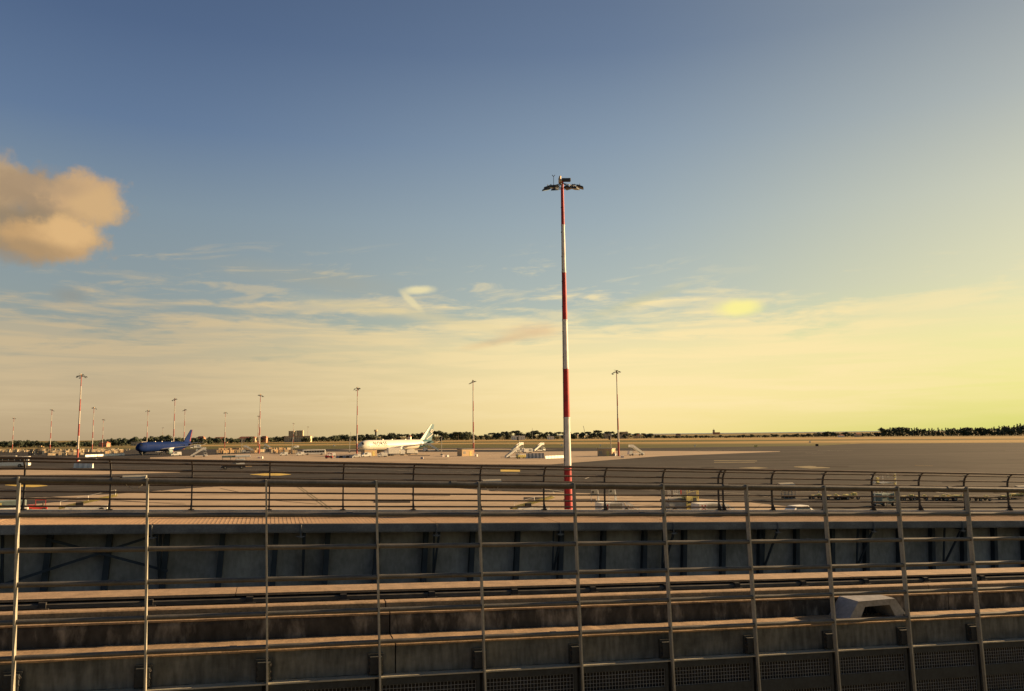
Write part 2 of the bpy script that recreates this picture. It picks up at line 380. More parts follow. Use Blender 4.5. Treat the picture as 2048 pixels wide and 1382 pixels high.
# pale concrete of the stands
tri_strip('concrete_apron', [(-500,1012),(50,996),(220,989),(420,974),(560,970),(850,972),(1000,983),(1150,986),(1320,993),(1480,1003),(1600,1016)],
          [(-500,1500),(1400,1500),(1600,1017)], .03, M['apron'])
tri_strip('concrete_apron', [(300,915),(420,910),(700,899),(1000,897.5),(1300,902),(1560,902.6)], [(300,918),(420,920),(700,928),(1100,929),(1320,912.5),(1560,903.4)], .03, M['apron'])
tri_strip('concrete_strip', [(-300,945),(0,940),(180,939),(290,943),(360,944.5)], [(-300,953),(0,951),(200,949),(290,947),(360,945.2)], .03, M['apron'])
tri_strip('concrete_strip', [(-300,958),(0,954),(170,955)], [(-300,961),(0,957.5),(170,955.8)], .03, M['apron'])
tri_strip('asphalt_patch', [(50,1000),(130,1001),(195,1002.5)], [(50,1010),(110,1005),(195,1003)], .04, M['asph2'])
tri_strip('lane_and_shade_strip', [(400,901),(700,900),(1000,899.5),(1300,899),(1400,898)], [(400,903),(700,903.5),(1000,904),(1300,901),(1400,898.4)], .04, M['asph2'])
tri_strip('lane_and_shade_strip', [(1540,1001),(1700,1003),(2300,1000)], [(1540,1010),(1700,1011),(2300,1010)], .03, M['asph2'])  # dark strip painting the shade under the dolly row
def stripe(p0, p1, w, m, z=.045, name='marking'):
    a, b = gp(*p0), gp(*p1); d = (b-a).normalized(); n = Vector((-d.y, d.x, 0))*(w/2)
    return sheet(name, [a-n, b-n, b+n, a+n], z, m)
# painted markings
for top, bot, m in [([(10,970),(50,968.5),(70,969),(95,971.5)], [(10,970.6),(50,974.5),(70,974.5),(95,972)], 'yline'),
    ([(500,949),(530,947),(560,947),(582,949)], [(500,949.4),(530,951.5),(560,951.5),(582,949.5)], 'yline'),
    ([(1001,939.5),(1040,940)], [(1001,943.5),(1040,943.8)], 'yline'),
    ([(1428,921),(1514,921.5)], [(1428,922.3),(1514,922.8)], 'fyline'), ([(1428,924.6),(1510,925)], [(1428,925.6),(1510,926)], 'fyline'),
    ([(1478,936),(1512,934),(1535,936)], [(1478,936.6),(1512,938),(1535,936.6)], 'fyline'),
    ([(1588,933.5),(1620,932),(1660,935.5)], [(1588,934.2),(1620,937.5),(1660,936.3)], 'fyline')]:
    tri_strip('marking', top, bot, .05, M[m])
for p0, p1, w, m in [((1050,974),(1140,985),.35,'line'),((1119,976),(1330,981),.3,'line'),((1200,976),(1500,988),.3,'line'),((545,944),(690,945),.3,'line'),((300,938),(560,939),.3,'line'),
    ((690,936),(830,942),.3,'line'),((1290,913),(1420,905),.6,'line'),((1390,902),(1480,900),.7,'line'),((1635,901),(1706,901.5),.7,'line'),((1610,906),(1650,906.5),.7,'line'),((2010,901),(2100,901),.7,'line'),
    ((2010,920),(2110,920),.6,'line'),((1500,991),(1545,995),.9,'line'),((1590,984),(1700,982),.25,'line'),((1800,983),(1840,981),.3,'line'),((1840,981),(1900,988),.3,'line'),((1800,995),(2000,990),.25,'line'),
    ((1830,931),(1865,932),.4,'yline'),((880,942),(1040,948),.25,'line'),((590,971),(656,1019),.16,'dline'),((596,971),(664,1019),.16,'dline'),((720,1006),(900,992),.12,'dline'),((1420,993),(1740,997),.2,'line'),
    ((240,925),(420,921),.3,'line'),((1100,930),(1240,914),.3,'dline'),((1740,953),(1900,950),.3,'line'),((1180,954),(1170,958),.25,'line')]:
    stripe(p0, p1, w, M[m])
rt = random.Random(41)
for k in range(46):
    px = rt.uniform(-50, 2100); py = rt.uniform(905, 1012); L = rt.uniform(60, 420)
    if rt.random() < .5: stripe((px,py), (px+L, py+rt.uniform(-4,5)*(py-880)/80), rt.uniform(.15,.6), M['tmark'], .042+k*.0001, 'tyre_mark')
    else: stripe((px,py), (px+L*.5, py+rt.uniform(4,14)), rt.uniform(.12,.35), M['tmark'], .048+k*.0001, 'tyre_mark')
for k in range(26):
    px = rt.uniform(0, 2048); py = rt.uniform(905, 1005); w = rt.uniform(10, 60); h = rt.uniform(.8,3)*(py-880)/60
    tri_strip('asphalt_patch', [(px,py),(px+w,py+rt.uniform(-.5,.5))], [(px-w*.2,py+h),(px+w*1.1,py+h)], .0535+k*.0001, M['patch'] if rt.random() < .6 else M['patchl'])
# the sea beyond the low scrub
sheet('sea', [(300,9000,0),(7600,11000,0),(60000,60000,0),(2000,60000,0)], .5, M['sea'])

# ------------------------------------------------------------------ guideway frame
U = Vector((0.95818, 0.28616, 0)); NN = Vector((-0.28616, 0.95818, 0)); SLP = -0.0376
def P(s, D, h): return U*s + NN*D + Vector((0, 0, CAM.z + SLP*s - h))
def tbox(b, s0, s1, D0, D1, h0, h1, m=0):         # h1 < h0: h counts downward from eye level
    lo, hi = max(h0, h1), min(h0, h1)
    b.hexa([P(s0,D0,lo), P(s1,D0,lo), P(s1,D1,lo), P(s0,D1,lo), P(s0,D0,hi), P(s1,D0,hi), P(s1,D1,hi), P(s0,D1,hi)], m); return b
def along(b, s0, s1, prof, step=.25, jit=0.0, m=0, seed=1):
    """extrude a closed (D, h) profile along the track, edges a little uneven"""
    rnd = random.Random(seed); n = max(1, int(round((s1-s0)/step))); i = len(b.v); k = len(prof)
    for a in range(n+1):
        s = s0 + (s1-s0)*a/n
        for (D, h) in prof: b.v.append(tuple(P(s, D + rnd.uniform(-jit, jit), h + rnd.uniform(-jit, jit))))
    for a in range(n):
        for j in range(k):
            b.f.append((i+a*k+j, i+(a+1)*k+j, i+(a+1)*k+(j+1) % k, i+a*k+(j+1) % k)); b.mi.append(m)
    b.f.append(tuple(i+j for j in range(k))); b.mi.append(m)
    b.f.append(tuple(i+n*k+j for j in reversed(range(k)))); b.mi.append(m)
    return b
def post_frame_mesh(): pass

# ---- far walkway of the guideway
o0 = P(0, 22, 10)
fw = thing('guideway_walkway', o0, 0, 'far guideway walkway deck with grey fascia above a dark ribbed girder wall', 'walkway')
joints = [-36.9 + 3.42*k for k in range(29)]
for k, (a, c) in enumerate(zip(joints, joints[1:])):
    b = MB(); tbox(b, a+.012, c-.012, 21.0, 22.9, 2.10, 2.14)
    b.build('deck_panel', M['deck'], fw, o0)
    b = MB(); tbox(b, a+.01, c-.01, 20.93, 20.99, 2.105, 2.29); b.build('fascia_panel', M['fascia'], fw, o0)
b = MB()
s = -30
while s < 50:                                    # raised bars of the grating
    tbox(b, s, s+.03, 21.02, 22.88, 2.0995, 2.096); s += .1
tag(b.build('grating_bars', M['deck'], fw, o0), kind='stuff')
b = MB(); along(b, -37, 59, [(22.92,2.12),(22.92,1.95),(22.95,1.93),(23.12,1.93),(23.15,1.95),(23.15,2.4)], 1.2); b.build('kerb', M['kerb'], fw, o0)
b = MB(); along(b, -37, 59, [(20.95,2.292),(20.95,2.32),(21.25,2.32),(21.25,2.292)], 3); b.build('lower_flange', M['fascia'], fw, o0)
gd = thing('steel_girder', o0, 0, 'dark blue grey steel girder wall with upright ribs under the far walkway', 'girder')
b = MB(); tbox(b, -37, 59, 22.0, 22.03, 2.15, 4.2); b.build('girder_web', M['web'], gd, o0)
b = MB(); tbox(b, -37, 59, 21.6, 23.0, 4.2, 4.26); b.build('bottom_flange', M['dark'], gd, o0)
b = MB(); tbox(b, -37, 59, 21.98, 23.0, 2.145, 2.2); b.build('top_flange', M['dark'], gd, o0)
b = MB(); b.hexa([P(-.20,21.82,4.2)-P(0,22,0), P(-.05,21.82,4.2)-P(0,22,0), P(-.06,21.995,4.2)-P(0,22,0), P(-.19,21.995,4.2)-P(0,22,0), P(-.06,21.82,2.2)-P(0,22,0), P(.06,21.82,2.2)-P(0,22,0), P(.06,21.995,2.2)-P(0,22,0), P(-.06,21.995,2.2)-P(0,22,0)])
rib_me = b.mesh('rib', M['stiff'])
k = -5.04 - 1.3*20
while k < 50:
    o = bpy.data.objects.new('rib', rib_me); COL.objects.link(o); o.parent = gd; o.location = P(k, 22, 0) - o0; k += 1.3
b = MB()
for a, c in ((( -6.2, 3.62), (-2.5, 2.36)), ((-5.1, 2.5), (-2.4, 3.3)), ((-9.6,2.5),(-6.3,3.6))):
    b.bar(P(a[0], 21.7, a[1]), P(c[0], 21.7, c[1]), .03, .06)
    b.build('cross_brace', M['stiff'], gd, o0); b = MB()
bc = MB()
q0 = P(0,22,0)
for D0, h0, D1, h1 in ((21.05,2.33,21.9,3.62), (21.75,2.33,21.92,3.62)):
    bc.bar(P(0,D0,h0)-q0, P(0,D1,h1)-q0, .05, .05)
bc.bar(P(0,21.05,2.35)-q0, P(0,21.95,2.35)-q0, .06, .06)
st_me = bc.mesh('strut_bracket', M['stiff'])
pl = MB(); pl.hexa([P(s_,D_,h_)-q0 for (s_,D_,h_) in ((-.02,20.9,2.44),(.02,20.9,2.44),(.02,21.0,2.44),(-.02,21.0,2.44),(-.12,20.9,2.40),(.12,20.9,2.40),(.12,21.0,2.40),(-.12,21.0,2.40))])
pl.bar(P(0,20.92,2.12)-q0, P(0,20.92,2.42)-q0, .03, .03)
clip_me = pl.mesh('joint_clip', M['fascia'])
for a in joints:
    o = bpy.data.objects.new('strut_bracket', st_me); COL.objects.link(o); o.parent = gd; o.location = P(a+.1, 22, 0) - o0
    o = bpy.data.objects.new('joint_clip', clip_me); COL.objects.link(o); o.parent = fw; o.location = P(a, 22, 0) - o0
# guideway trough floor and piers
tr = MB(); tbox(tr, -37, 59, 8.5, 22.0, 4.27, 4.6); tag(tr.build('guideway_floor', M['black']), kind='structure')  # black floor added so the gaps between the beams stay dark
for a in (-30, -12, 6, 24, 42):
    t = thing('guideway_pier', P(a, 15, 10.2+SLP*a), 0, 'concrete pier carrying the guideway', 'pier', 'piers under the guideway')
    b = MB(); b.box(-1, 1, -1, 1, 0, P(a,15,5.6).z, bev=.1); b.build('shaft', M['conc'], t)
    b = MB(); z = P(a,15,5.6).z; b.box(-1.2,1.2,-6.3,6.5,z,z+.85); c = b.build('pier_cap', M['conc'], t); c.rotation_euler = (0,0,math.atan2(U.y,U.x))
# ---- far fence
o1 = P(0, 23, 2)
ff = thing('far_fence', o1, 0, 'dark tubular fence with inward curved post tops on the far side of the walkway', 'fence')
b = MB(); qq = P(0,23,0)
pts = [(23.0,1.93),(23.0,1.2),(22.985,.98),(22.94,.84),(22.86,.73),(22.76,.655),(22.70,.63)]
for (D0,h0),(D1,h1) in zip(pts, pts[1:]):
    w0 = .03
    b.hexa([P(-.018,D0-w0,h0)-qq, P(.018,D0-w0,h0)-qq, P(.018,D0+w0,h0)-qq, P(-.018,D0+w0,h0)-qq, P(-.018,D1-w0,h1)-qq, P(.018,D1-w0,h1)-qq, P(.018,D1+w0,h1)-qq, P(-.018,D1+w0,h1)-qq])
fp_me = b.mesh('post', M['dark'])  # posts read black in shade; that shade is put in the colour
b = MB(); b.hexa([P(-.02,22.84,1.93)-qq, P(.02,22.84,1.93)-qq, P(.02,23.05,1.93)-qq, P(-.02,23.05,1.93)-qq, P(-.02,22.96,1.74)-qq, P(.02,22.96,1.74)-qq, P(.02,23.03,1.74)-qq, P(-.02,23.03,1.74)-qq])
b.hexa([P(-.07,22.94,1.935)-qq, P(.07,22.94,1.935)-qq, P(.07,23.06,1.935)-qq, P(-.07,23.06,1.935)-qq, P(-.07,22.94,1.915)-qq, P(.07,22.94,1.915)-qq, P(.07,23.06,1.915)-qq, P(-.07,23.06,1.915)-qq])
ft_me = b.mesh('foot', M['dark'])
ss = [-5.95+1.965*k for k in range(-10, 26)]
for k, a in enumerate(sorted(ss + [13.86])):
    p = bpy.data.objects.new('post', fp_me); COL.objects.link(p); p.parent = ff; p.location = P(a,23,0)-o1
    f = bpy.data.objects.new('foot', ft_me); COL.objects.link(f); f.parent = p
for D, h, r in ((22.72,.64,.034),(22.80,.735,.022),(22.95,.92,.024),(23,1.10,.024),(23,1.29,.024),(23,1.48,.024),(23,1.665,.024),(23,1.845,.024)):
    b = MB(); b.tube([P(-26,D,h)] + [P(x,D,h+random.uniform(-.006,.006)) for x in range(-22,44,4)] + [P(45,D,h)], r, 8); b.build('rail', M['rust'], ff, o1, True)
for nm, s_ in (('left', -3.4), ('middle', 6.15), ('right', 16.1), ('far right', 26.0)):
    t = thing('fence_lamp', P(s_, 22.83, 1.2), math.atan2(U.y,U.x), {'left': 'grey box lamp on the far fence near the left picture edge', 'middle': 'pale box lamp on the far fence just left of the main mast', 'right': 'pale box lamp on the far fence above the small wire cage', 'far right': 'pale box lamp on the far fence cut by the right picture edge'}[nm], 'lamp', 'lamps along the far fence')
    b = MB(); b.hexa([(-.28,-.16,0),(.28,-.16,0),(.3,.06,0),(-.3,.06,0),(-.27,-.10,.12),(.27,-.10,.12),(.29,.06,.16),(-.29,.06,.16)]); b.build('housing', M['galvl'], t)
    b = MB(); b.box(-.26,.26,-.175,-.162,.0,.06); b.build('diffuser', M['glassl'], t)
    b = MB(); b.tube([(-.22,0,0),(-.16,0,-.12),(-.05,0,-.17),(.08,0,-.17),(.18,0,-.1),(.22,0,0)], .012, 6); b.build('cable', M['galvl'], t)

# ---- running beam with conductor rails
o2 = P(0, 13.7, 4)
rb = thing('running_beam', o2, 0, 'long steel running beam with sunlit top plate and conductor rails on its side', 'beam')
bs = [-29.0 + 5.7*k for k in range(15)]
for a, c in zip(bs, bs[1:]):
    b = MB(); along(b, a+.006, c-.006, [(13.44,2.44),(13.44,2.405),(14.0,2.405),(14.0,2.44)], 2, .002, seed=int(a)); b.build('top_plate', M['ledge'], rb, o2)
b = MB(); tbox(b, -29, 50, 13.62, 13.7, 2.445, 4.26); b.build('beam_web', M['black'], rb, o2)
b = MB(); along(b, -29, 50, [(13.42,2.56),(13.40,2.54),(13.40,2.485),(13.44,2.47),(13.5,2.47),(13.5,2.56)], 3, .002); b.build('conductor_rail', M['cond'], rb, o2)
b = MB(); along(b, -29, 50, [(13.43,2.615),(13.43,2.60),(13.62,2.60),(13.62,2.615)], 3, .002); b.build('conductor_shelf', M['ledge'], rb, o2)  # warm ledge tone makes the shelf edge look sunlit
b = MB(); tbox(b, -29, 50, 13.3, 13.62, 3.2, 3.25); b.build('lower_flange', M['dark'], rb, o2)
b = MB(); q2 = P(0,13.5,0)
for (s0,s1,D0,D1,h0,h1) in ((-.05,.05,13.37,13.61,2.60,2.45),(-.09,.09,13.35,13.42,2.57,2.53)):
    b.hexa([P(s0,D0,h0)-q2,P(s1,D0,h0)-q2,P(s1,D1,h0)-q2,P(s0,D1,h0)-q2,P(s0,D0,h1)-q2,P(s1,D0,h1)-q2,P(s1,D1,h1)-q2,P(s0,D1,h1)-q2])
b.tube([P(-.1,13.36,2.585)-q2, P(.1,13.36,2.585)-q2], .012, 6)
br_me = b.mesh('insulator_bracket', M['brack'])
k = -0.29-1.43*18
while k < 45:
    o = bpy.data.objects.new('insulator_bracket', br_me); COL.objects.link(o); o.parent = rb; o.location = P(k,13.5,0)-o2; k += 1.43
# a cable conduit lying behind the beam in the shadow
b = MB(); b.tube([P(x, 14.6, 2.9) for x in range(-28, 50, 6)], .04, 8); tag(b.build('cable_conduit', M['galv'], None), 'grey conduit running behind the running beam in shadow', 'conduit')

# ---- near concrete parapet (stepped)
o3 = P(0, 8, 3)
pw = thing('concrete_parapet', o3, 0, 'stained stepped concrete parapet behind the near railing', 'parapet')
cuts = [-22, -14, -6.1, 1.15, 8.02, 16, 24, 34, 44]
for k, (a, c) in enumerate(zip(cuts, cuts[1:])):
    b = MB(); along(b, a+.006, c-.006, [(7.80,2.16),(7.797,2.0),(7.80,1.915),(7.815,1.90),(8.199,1.895),(8.199,2.16)], .09, .0035, seed=k+3)
    b.build('lower_wall', [M['conc']], pw, o3)
    b = MB(); along(b, a+.006, c-.006, [(8.20,3.2),(8.20,1.90),(8.195,1.74),(8.203,1.712),(8.215,1.70),(8.36,1.695),(8.37,1.72),(8.37,3.2)], .09, .003, seed=k+40)
    b.build('upper_wall', [M['stain']], pw, o3)
    b = MB(); along(b, a+.006, c-.006, [(7.79,1.9125),(7.79,1.899),(7.80,1.892),(8.18,1.8895),(8.18,1.8935)], .09, .0025, seed=k+60); b.build('sunlit_ledge_skin', [M['ledge']], pw, o3)  # thin paler skin carrying the sunlit tone of the wall top
    b = MB(); along(b, a+.006, c-.006, [(8.185,1.706),(8.185,1.69),(8.21,1.684),(8.35,1.684),(8.35,1.694)], .12, .002, seed=k+90); b.build('coping', [M['ledge']], pw, o3)  # same sunlit tone capping the upper wall
    b = MB(); along(b, a+.006, c-.006, [(8.50,1.78),(8.50,1.655),(8.515,1.645),(8.62,1.645),(8.62,1.78)], .6, .0015, seed=k+120); b.build('cable_tray', [M['ledge']], pw, o3)  # ledge tone chosen so the tray top looks sunlit
b = MB(); along(b, -22, 44, [(7.70,2.175),(7.70,2.162),(7.80,2.162),(7.80,2.175)], .5, .001); b.build('drip_edge', M['galvl'], pw, o3)
b = MB(); tbox(b, -22, 44, 7.80, 8.2, 2.165, 3.4); b.build('lower_girder', M['black'], pw, o3)  # black block standing in for the dark void behind the mesh
# hood on the ledge
hc = P(6.66, 8.0, 1.889)
hd_ = thing('vent_hood', hc, math.atan2(U.y, U.x), 'grey trapezoid metal vent hood standing open on the parapet ledge at right', 'vent hood')
b = MB(); y0, y1 = -.16, .17
def hoodpts(y, w0, w1, z): return [(-w0,y,0),(-w1,y,z),(w1,y,z),(w0,y,0)]
o_ = hoodpts(0, .42, .25, .22); i_ = hoodpts(0, .255, .17, .155)
for j in range(3):
    (xa,_,za),(xb,_,zb) = o_[j], o_[j+1]; (xc,_,zc),(xd,_,zd) = i_[j], i_[j+1]
    b.quad((xa,y0,za),(xc,y0,zc),(xd,y0,zd),(xb,y0,zb)); b.quad((xa,y0,za),(xb,y0,zb),(xb,y1,zb),(xa,y1,za)); b.quad((xc,y0,zc),(xc,y1,zc),(xd,y1,zd),(xd,y0,zd))
b.build('hood', mat('grey_hood_metal', (.25,.245,.24), .6, .1, .15, 6, fine=(30,.15)), hd_)
b = MB(); b.quad((-.41,y1,0),(.41,y1,0),(.24,y1,.21),(-.24,y1,.21)); b.build('back_plate', M['black'], hd_)
b = MB(); b.box(-.43,.43,y0-.02,y0-.003,-.002,.012)
for sx in (-.36,.36): b.tube([(sx,y0-.03,.03),(sx,y0-.002,.03)], .012, 6); b.build('sill', M['galv'], hd_)
b = MB()
for j in range(7): b.box(-.15+.05*j-.004, -.15+.05*j+.004, .08, .09, 0.0, .145)
b.build('louvre', M['dark'], hd_)

# ---- near railing
o4 = P(0, 7.7, 3)
nf = thing('near_railing', o4, 0, 'tall near railing of flat steel posts and six pipes crossing the whole view', 'railing')
q4 = P(0,7.7,0)
def pb(b, s0, s1, D0, D1, h0, h1):
    b.hexa([P(s0,D0,h0)-q4,P(s1,D0,h0)-q4,P(s1,D1,h0)-q4,P(s0,D1,h0)-q4,P(s0,D0,h1)-q4,P(s1,D0,h1)-q4,P(s1,D1,h1)-q4,P(s0,D1,h1)-q4])
b = MB(); ln = lambda h: .026*(h-1.0)      # the posts stand a little out of plumb
b.hexa([P(x+ln(h),D,h)-q4 for h in (3.4,.375) for (x,D) in ((-.008,7.671),(.008,7.671),(.008,7.729),(-.008,7.729))])
post_me = b.mesh('post', M['galvl'])
b = MB(); pb(b, -.07, .07, 7.765, 7.7965, 2.16, 1.97); pb(b, -.055, .055, 7.729, 7.764, 2.14, 1.99)
plate_me = b.mesh('fixing_plate', M['plate'])
b = MB()
for sx in (-.05, .05):
    for h in (2.02, 2.075, 2.13):
        c = P(sx,7.765,h)-q4; b.tube([c, c-NN*.035], .011, 6); b.tube([c-NN*-.004, c-NN*.012], .019, 6)
bolt_me = b.mesh('bolts', M['dark'])
npost = [-2.02 + 0.994*k for k in range(-9, 24)]
for a in npost:
    p = bpy.data.objects.new('post', post_me); COL.objects.link(p); p.parent = nf; p.location = P(a,7.7,0)-o4
    q = bpy.data.objects.new('fixing_plate', plate_me); COL.objects.link(q); q.parent = p
    q = bpy.data.objects.new('bolts', bolt_me); COL.objects.link(q); q.parent = p; q['kind'] = 'stuff'
    for h, r in ((.40,.032),(.69,.026),(.98,.026),(1.26,.026),(1.55,.026),(1.845,.026)):
        pass
rail_me = []
for h, r in ((.40,.027),(.69,.021),(.98,.021),(1.26,.021),(1.56,.0205),(1.845,.0205)):
    b = MB(); a0 = P(.009+.026*(h-1),7.7,h)-q4; a1 = P(.985+.026*(h-1),7.7,h+.003)-q4
    b.tube([a0, a1], r, 14, 0, False); rail_me.append(b.mesh('rail', M['galv'], True))
    b = MB(); a0 = P(.70,7.7,h)-q4; a1 = P(.76,7.7,h)-q4; b.tube([a0,a1], r*1.1, 14, 0, False); rail_me.append(b.mesh('sleeve', M['galv'], True))
for k, a in enumerate(npost):
    for j in range(6):
        q = bpy.data.objects.new('rail', rail_me[2*j]); COL.objects.link(q); q.parent = nf; q.location = P(a,7.7,0)-o4
        if (k*5+j*2) % 3 == 0:
            w = bpy.data.objects.new('sleeve', rail_me[2*j+1]); COL.objects.link(w); w.parent = q
# ---- mesh infill panels under the drip edge
b = MB(); wb = MB()
x = .02
while x < .97:
    pb(wb, x, x+.0035, 7.715, 7.719, 2.42, 2.24); pb(wb, x, x+.0035, 7.715, 7.719, 2.72, 2.54); pb(wb, x, x+.0035, 7.715, 7.719, 3.02, 2.84); x += .034
for base in (2.24, 2.54, 2.84):
    for j in range(6): pb(wb, .012, .98, 7.719, 7.7225, base+.035*j+.0035, base+.035*j)
wire_me = wb.mesh('wire_mesh', M['wire'])
for (h0, h1) in ((2.24,2.18),(2.54,2.42),(2.84,2.72),(3.1,3.02)): pb(b, .012, .98, 7.71, 7.73, h0, h1)
pb(b, .012, .045, 7.708, 7.728, 3.1, 2.2); pb(b, .945, .98, 7.708, 7.728, 3.1, 2.2)
frame_me = b.mesh('panel_frame', M['plate'])
ORD = ['cut by the right picture edge', 'second from the right picture edge', 'third from right, below the vent hood', 'fourth from the right picture edge', 'fifth from the right picture edge', 'sixth from the right picture edge', 'seventh from the right picture edge', 'eighth from the right picture edge', 'ninth from the right picture edge', 'tenth from the right picture edge', 'between the two leftmost near posts']
for k, a in enumerate(npost):
    if not 6 <= k <= 22: continue
    plab = 'dark wire mesh panel under the drip edge ' + (ORD[19-k] if 9 <= k <= 19 else 'beyond the left picture edge' if k < 9 else 'beyond the right picture edge')
    t = thing('mesh_panel', P(a,7.7,2.8), 0, plab, 'mesh panel', 'wire mesh panels below the near railing')
    off = P(a,7.7,0)-P(a,7.7,2.8)
    f = bpy.data.objects.new('panel_frame', frame_me); COL.objects.link(f); f.parent = t; f.location = off
    w = bpy.data.objects.new('wire_mesh', wire_me); COL.objects.link(w); w.parent = t; w.location = off; w['kind'] = 'stuff'

# ------------------------------------------------------------------ floodlight masts
def make_mast(red='red', white='white'):
    t = thing('floodlight_mast', (0,0,0))
    H = 40.0; cutz = [0, 6.6, 12.1, 17.7, 23.2, 28.8, 34.3, 39.6]
    rad = lambda z: .47 - (.47-.16)*(z/40)
    for i, (a, c) in enumerate(zip(cutz, cutz[1:])):
        m = M[red] if i % 2 == 0 else M[white]
        b = MB(); b.tube([(0,0,a),(0,0,c-.0)], [rad(a), rad(c)], 20); b.build('red_section' if i % 2 == 0 else 'white_section', m, t, None, False)
        if i:
            b = MB(); b.tube([(0,0,a-.10),(0,0,a+.06)], [rad(a)+.02, rad(a)+.02], 20); b.build('collar', M['white'], t)
    b = MB(); b.tube([(0,0,0),(0,0,.05)], .8, 16); b.box(-.9,.9,-.9,.9,-.3,.0); b.build('base_plate', M['steel'], t)
    if red == 'red':
        b = MB(); b.tube([(-.40,-.32,.4),(-.15,-.14,38.4)], .03, 6)
        for k in range(13): b.box(-.40+.25*k/13-.06, -.40+.25*k/13+.06, -.36+.18*k/13, -.26+.17*k/13, 1.5+k*2.9, 1.6+k*2.9)
        b.build('cable_run', M['lampd'], t)
    z = 38.9
    b = MB()
    for k in range(24):
        t0, t1 = 2*PI*k/24, 2*PI*(k+1)/24
        for rr in (1.05,): b.bar((rr*math.cos(t0),rr*math.sin(t0),z), (rr*math.cos(t1),rr*math.sin(t1),z), .04, .05)
    for k in range(6):
        t0 = 2*PI*k/6+.3; b.bar((.16*math.cos(t0),.16*math.sin(t0),z+.35), (1.05*math.cos(t0),1.05*math.sin(t0),z), .06, .08)
        b.bar((.2*math.cos(t0),.2*math.sin(t0),z-.15), (1.05*math.cos(t0),1.05*math.sin(t0),z), .05, .05)
    b.build('head_ring', M['lampd'], t)
    lamps = [(-2.0,-.9,-.5,.2),(-1.0,-1.9,-.85,.3),(1.5,-1.5,-.6,-.2),(2.15,-.3,-.1,-.25),(-1.75,.4,.1,.1),(-.75,1.2,.35,.2),(.75,1.4,.35,-.2),(1.45,.9,.25,-.2),(-1.5,-.3,-.05,.1)]
    for (x, y, dz, roll) in lamps:
        r = math.hypot(x, y); ang = math.atan2(y, x)
        b = MB(); b.hexa([(-.42,-.34,-.13),(.46,-.34,-.16),(.46,.34,-.16),(-.42,.34,-.13),(-.3,-.2,.13),(.36,-.22,.02),(.36,.22,.02),(-.3,.2,.13)])
        l = b.build('floodlight', M['lampd'], t); l.location = (x*.95, y*.95, z+dz); l.rotation_euler = (math.radians(6)*(-1)**len(lamps), math.radians(14 if r > 1.8 else 4), ang)
        b = MB(); b.quad((-.38,-.3,-.165),(-.38,.3,-.165),(.42,.3,-.185),(.42,-.3,-.185)); b.build('lens', M['glassl'], l)
        b = MB(); b.bar((-1.0,0,.1),(-.1,0,.14),.06,.06); b.bar((-.05,-.36,.0),(-.05,-.36,.2),.04,.05); b.bar((-.05,.36,.0),(-.05,.36,.2),.04,.05); b.bar((-.05,-.36,.2),(-.05,.36,.2),.05,.04); b.build('yoke', M['lampd'], l)
    b = MB(); b.box(-.05,1.0,-.3,.25,z+.62,z+.95,bev=.04); b.build('hoist_box', M['lampd'], t)
    b = MB(); b.box(-.42,-.02,-.3,.2,z+.45,z+.8,bev=.05); b.tube([(-.3,-.1,z+.8),(-.22,-.1,z+1.25)], [.16,.1], 8); b.build('beacon', M['brass'], t)
    b = MB(); b.tube([(-1.0,-.3,z),(-1.0,-.3,z+1.15)], .03, 6); b.bar((-1.17,-.3,z+1.32),(-1.0,-.3,z+1.12),.06,.06); b.bar((-.83,-.3,z+1.32),(-1.0,-.3,z+1.12),.06,.06); b.build('lightning_fork', M['lampd'], t)
    return t
mast = make_mast()
mast_far = make_mast('redf', 'whitef')
masts = [((1124,355), 'tallest and nearest floodlight mast with broad red and white bands right of centre'),
 ((163,748), 'red and white floodlight mast at left standing taller than its neighbours behind the walkway fence'),
 ((28,835), 'small distant floodlight mast nearest the left picture edge'), ((104,818), 'distant floodlight mast second from the left picture edge'),
 ((188,814), 'distant floodlight mast just right of the tall left mast'), ((207,838), 'lower distant floodlight mast right beside the one next to the tall left mast'),
 ((296,820), 'floodlight mast rising behind the nose half of the blue airliner'), ((350,796), 'floodlight mast standing in front of the blue airliner'),
 ((370,818), 'floodlight mast directly behind the blue tail fin'), ((326,855), 'smallest far floodlight mast above the blue fuselage'),
 ((451,824), 'distant floodlight mast between the blue airliner and the amber containers'), ((521,788), 'taller of the two overlapping floodlight masts by the amber containers'),
 ((517,831), 'shorter of the two overlapping floodlight masts by the amber containers'), ((587,846), 'far thin floodlight mast in front of the pale apartment blocks'),
 ((616,853), 'far thin floodlight mast just right of the pale apartment blocks'), ((715,774), 'floodlight mast in front of the white airliner nose'),
 ((946,760), 'floodlight mast right of the white airliner beside a beige hut'), ((1233,740), 'floodlight mast between the striped main mast and the white airstairs')]
for k, ((px, py), lab) in enumerate(masts):
    r = ray(px, py); p = CAM + r*(29.8/r.z)
    place(mast if k == 0 else mast_far, k > 1, (p.x, p.y, 0), 0 if k == 0 else k*.7, lab, 'floodlight mast', 'floodlight masts on the apron')

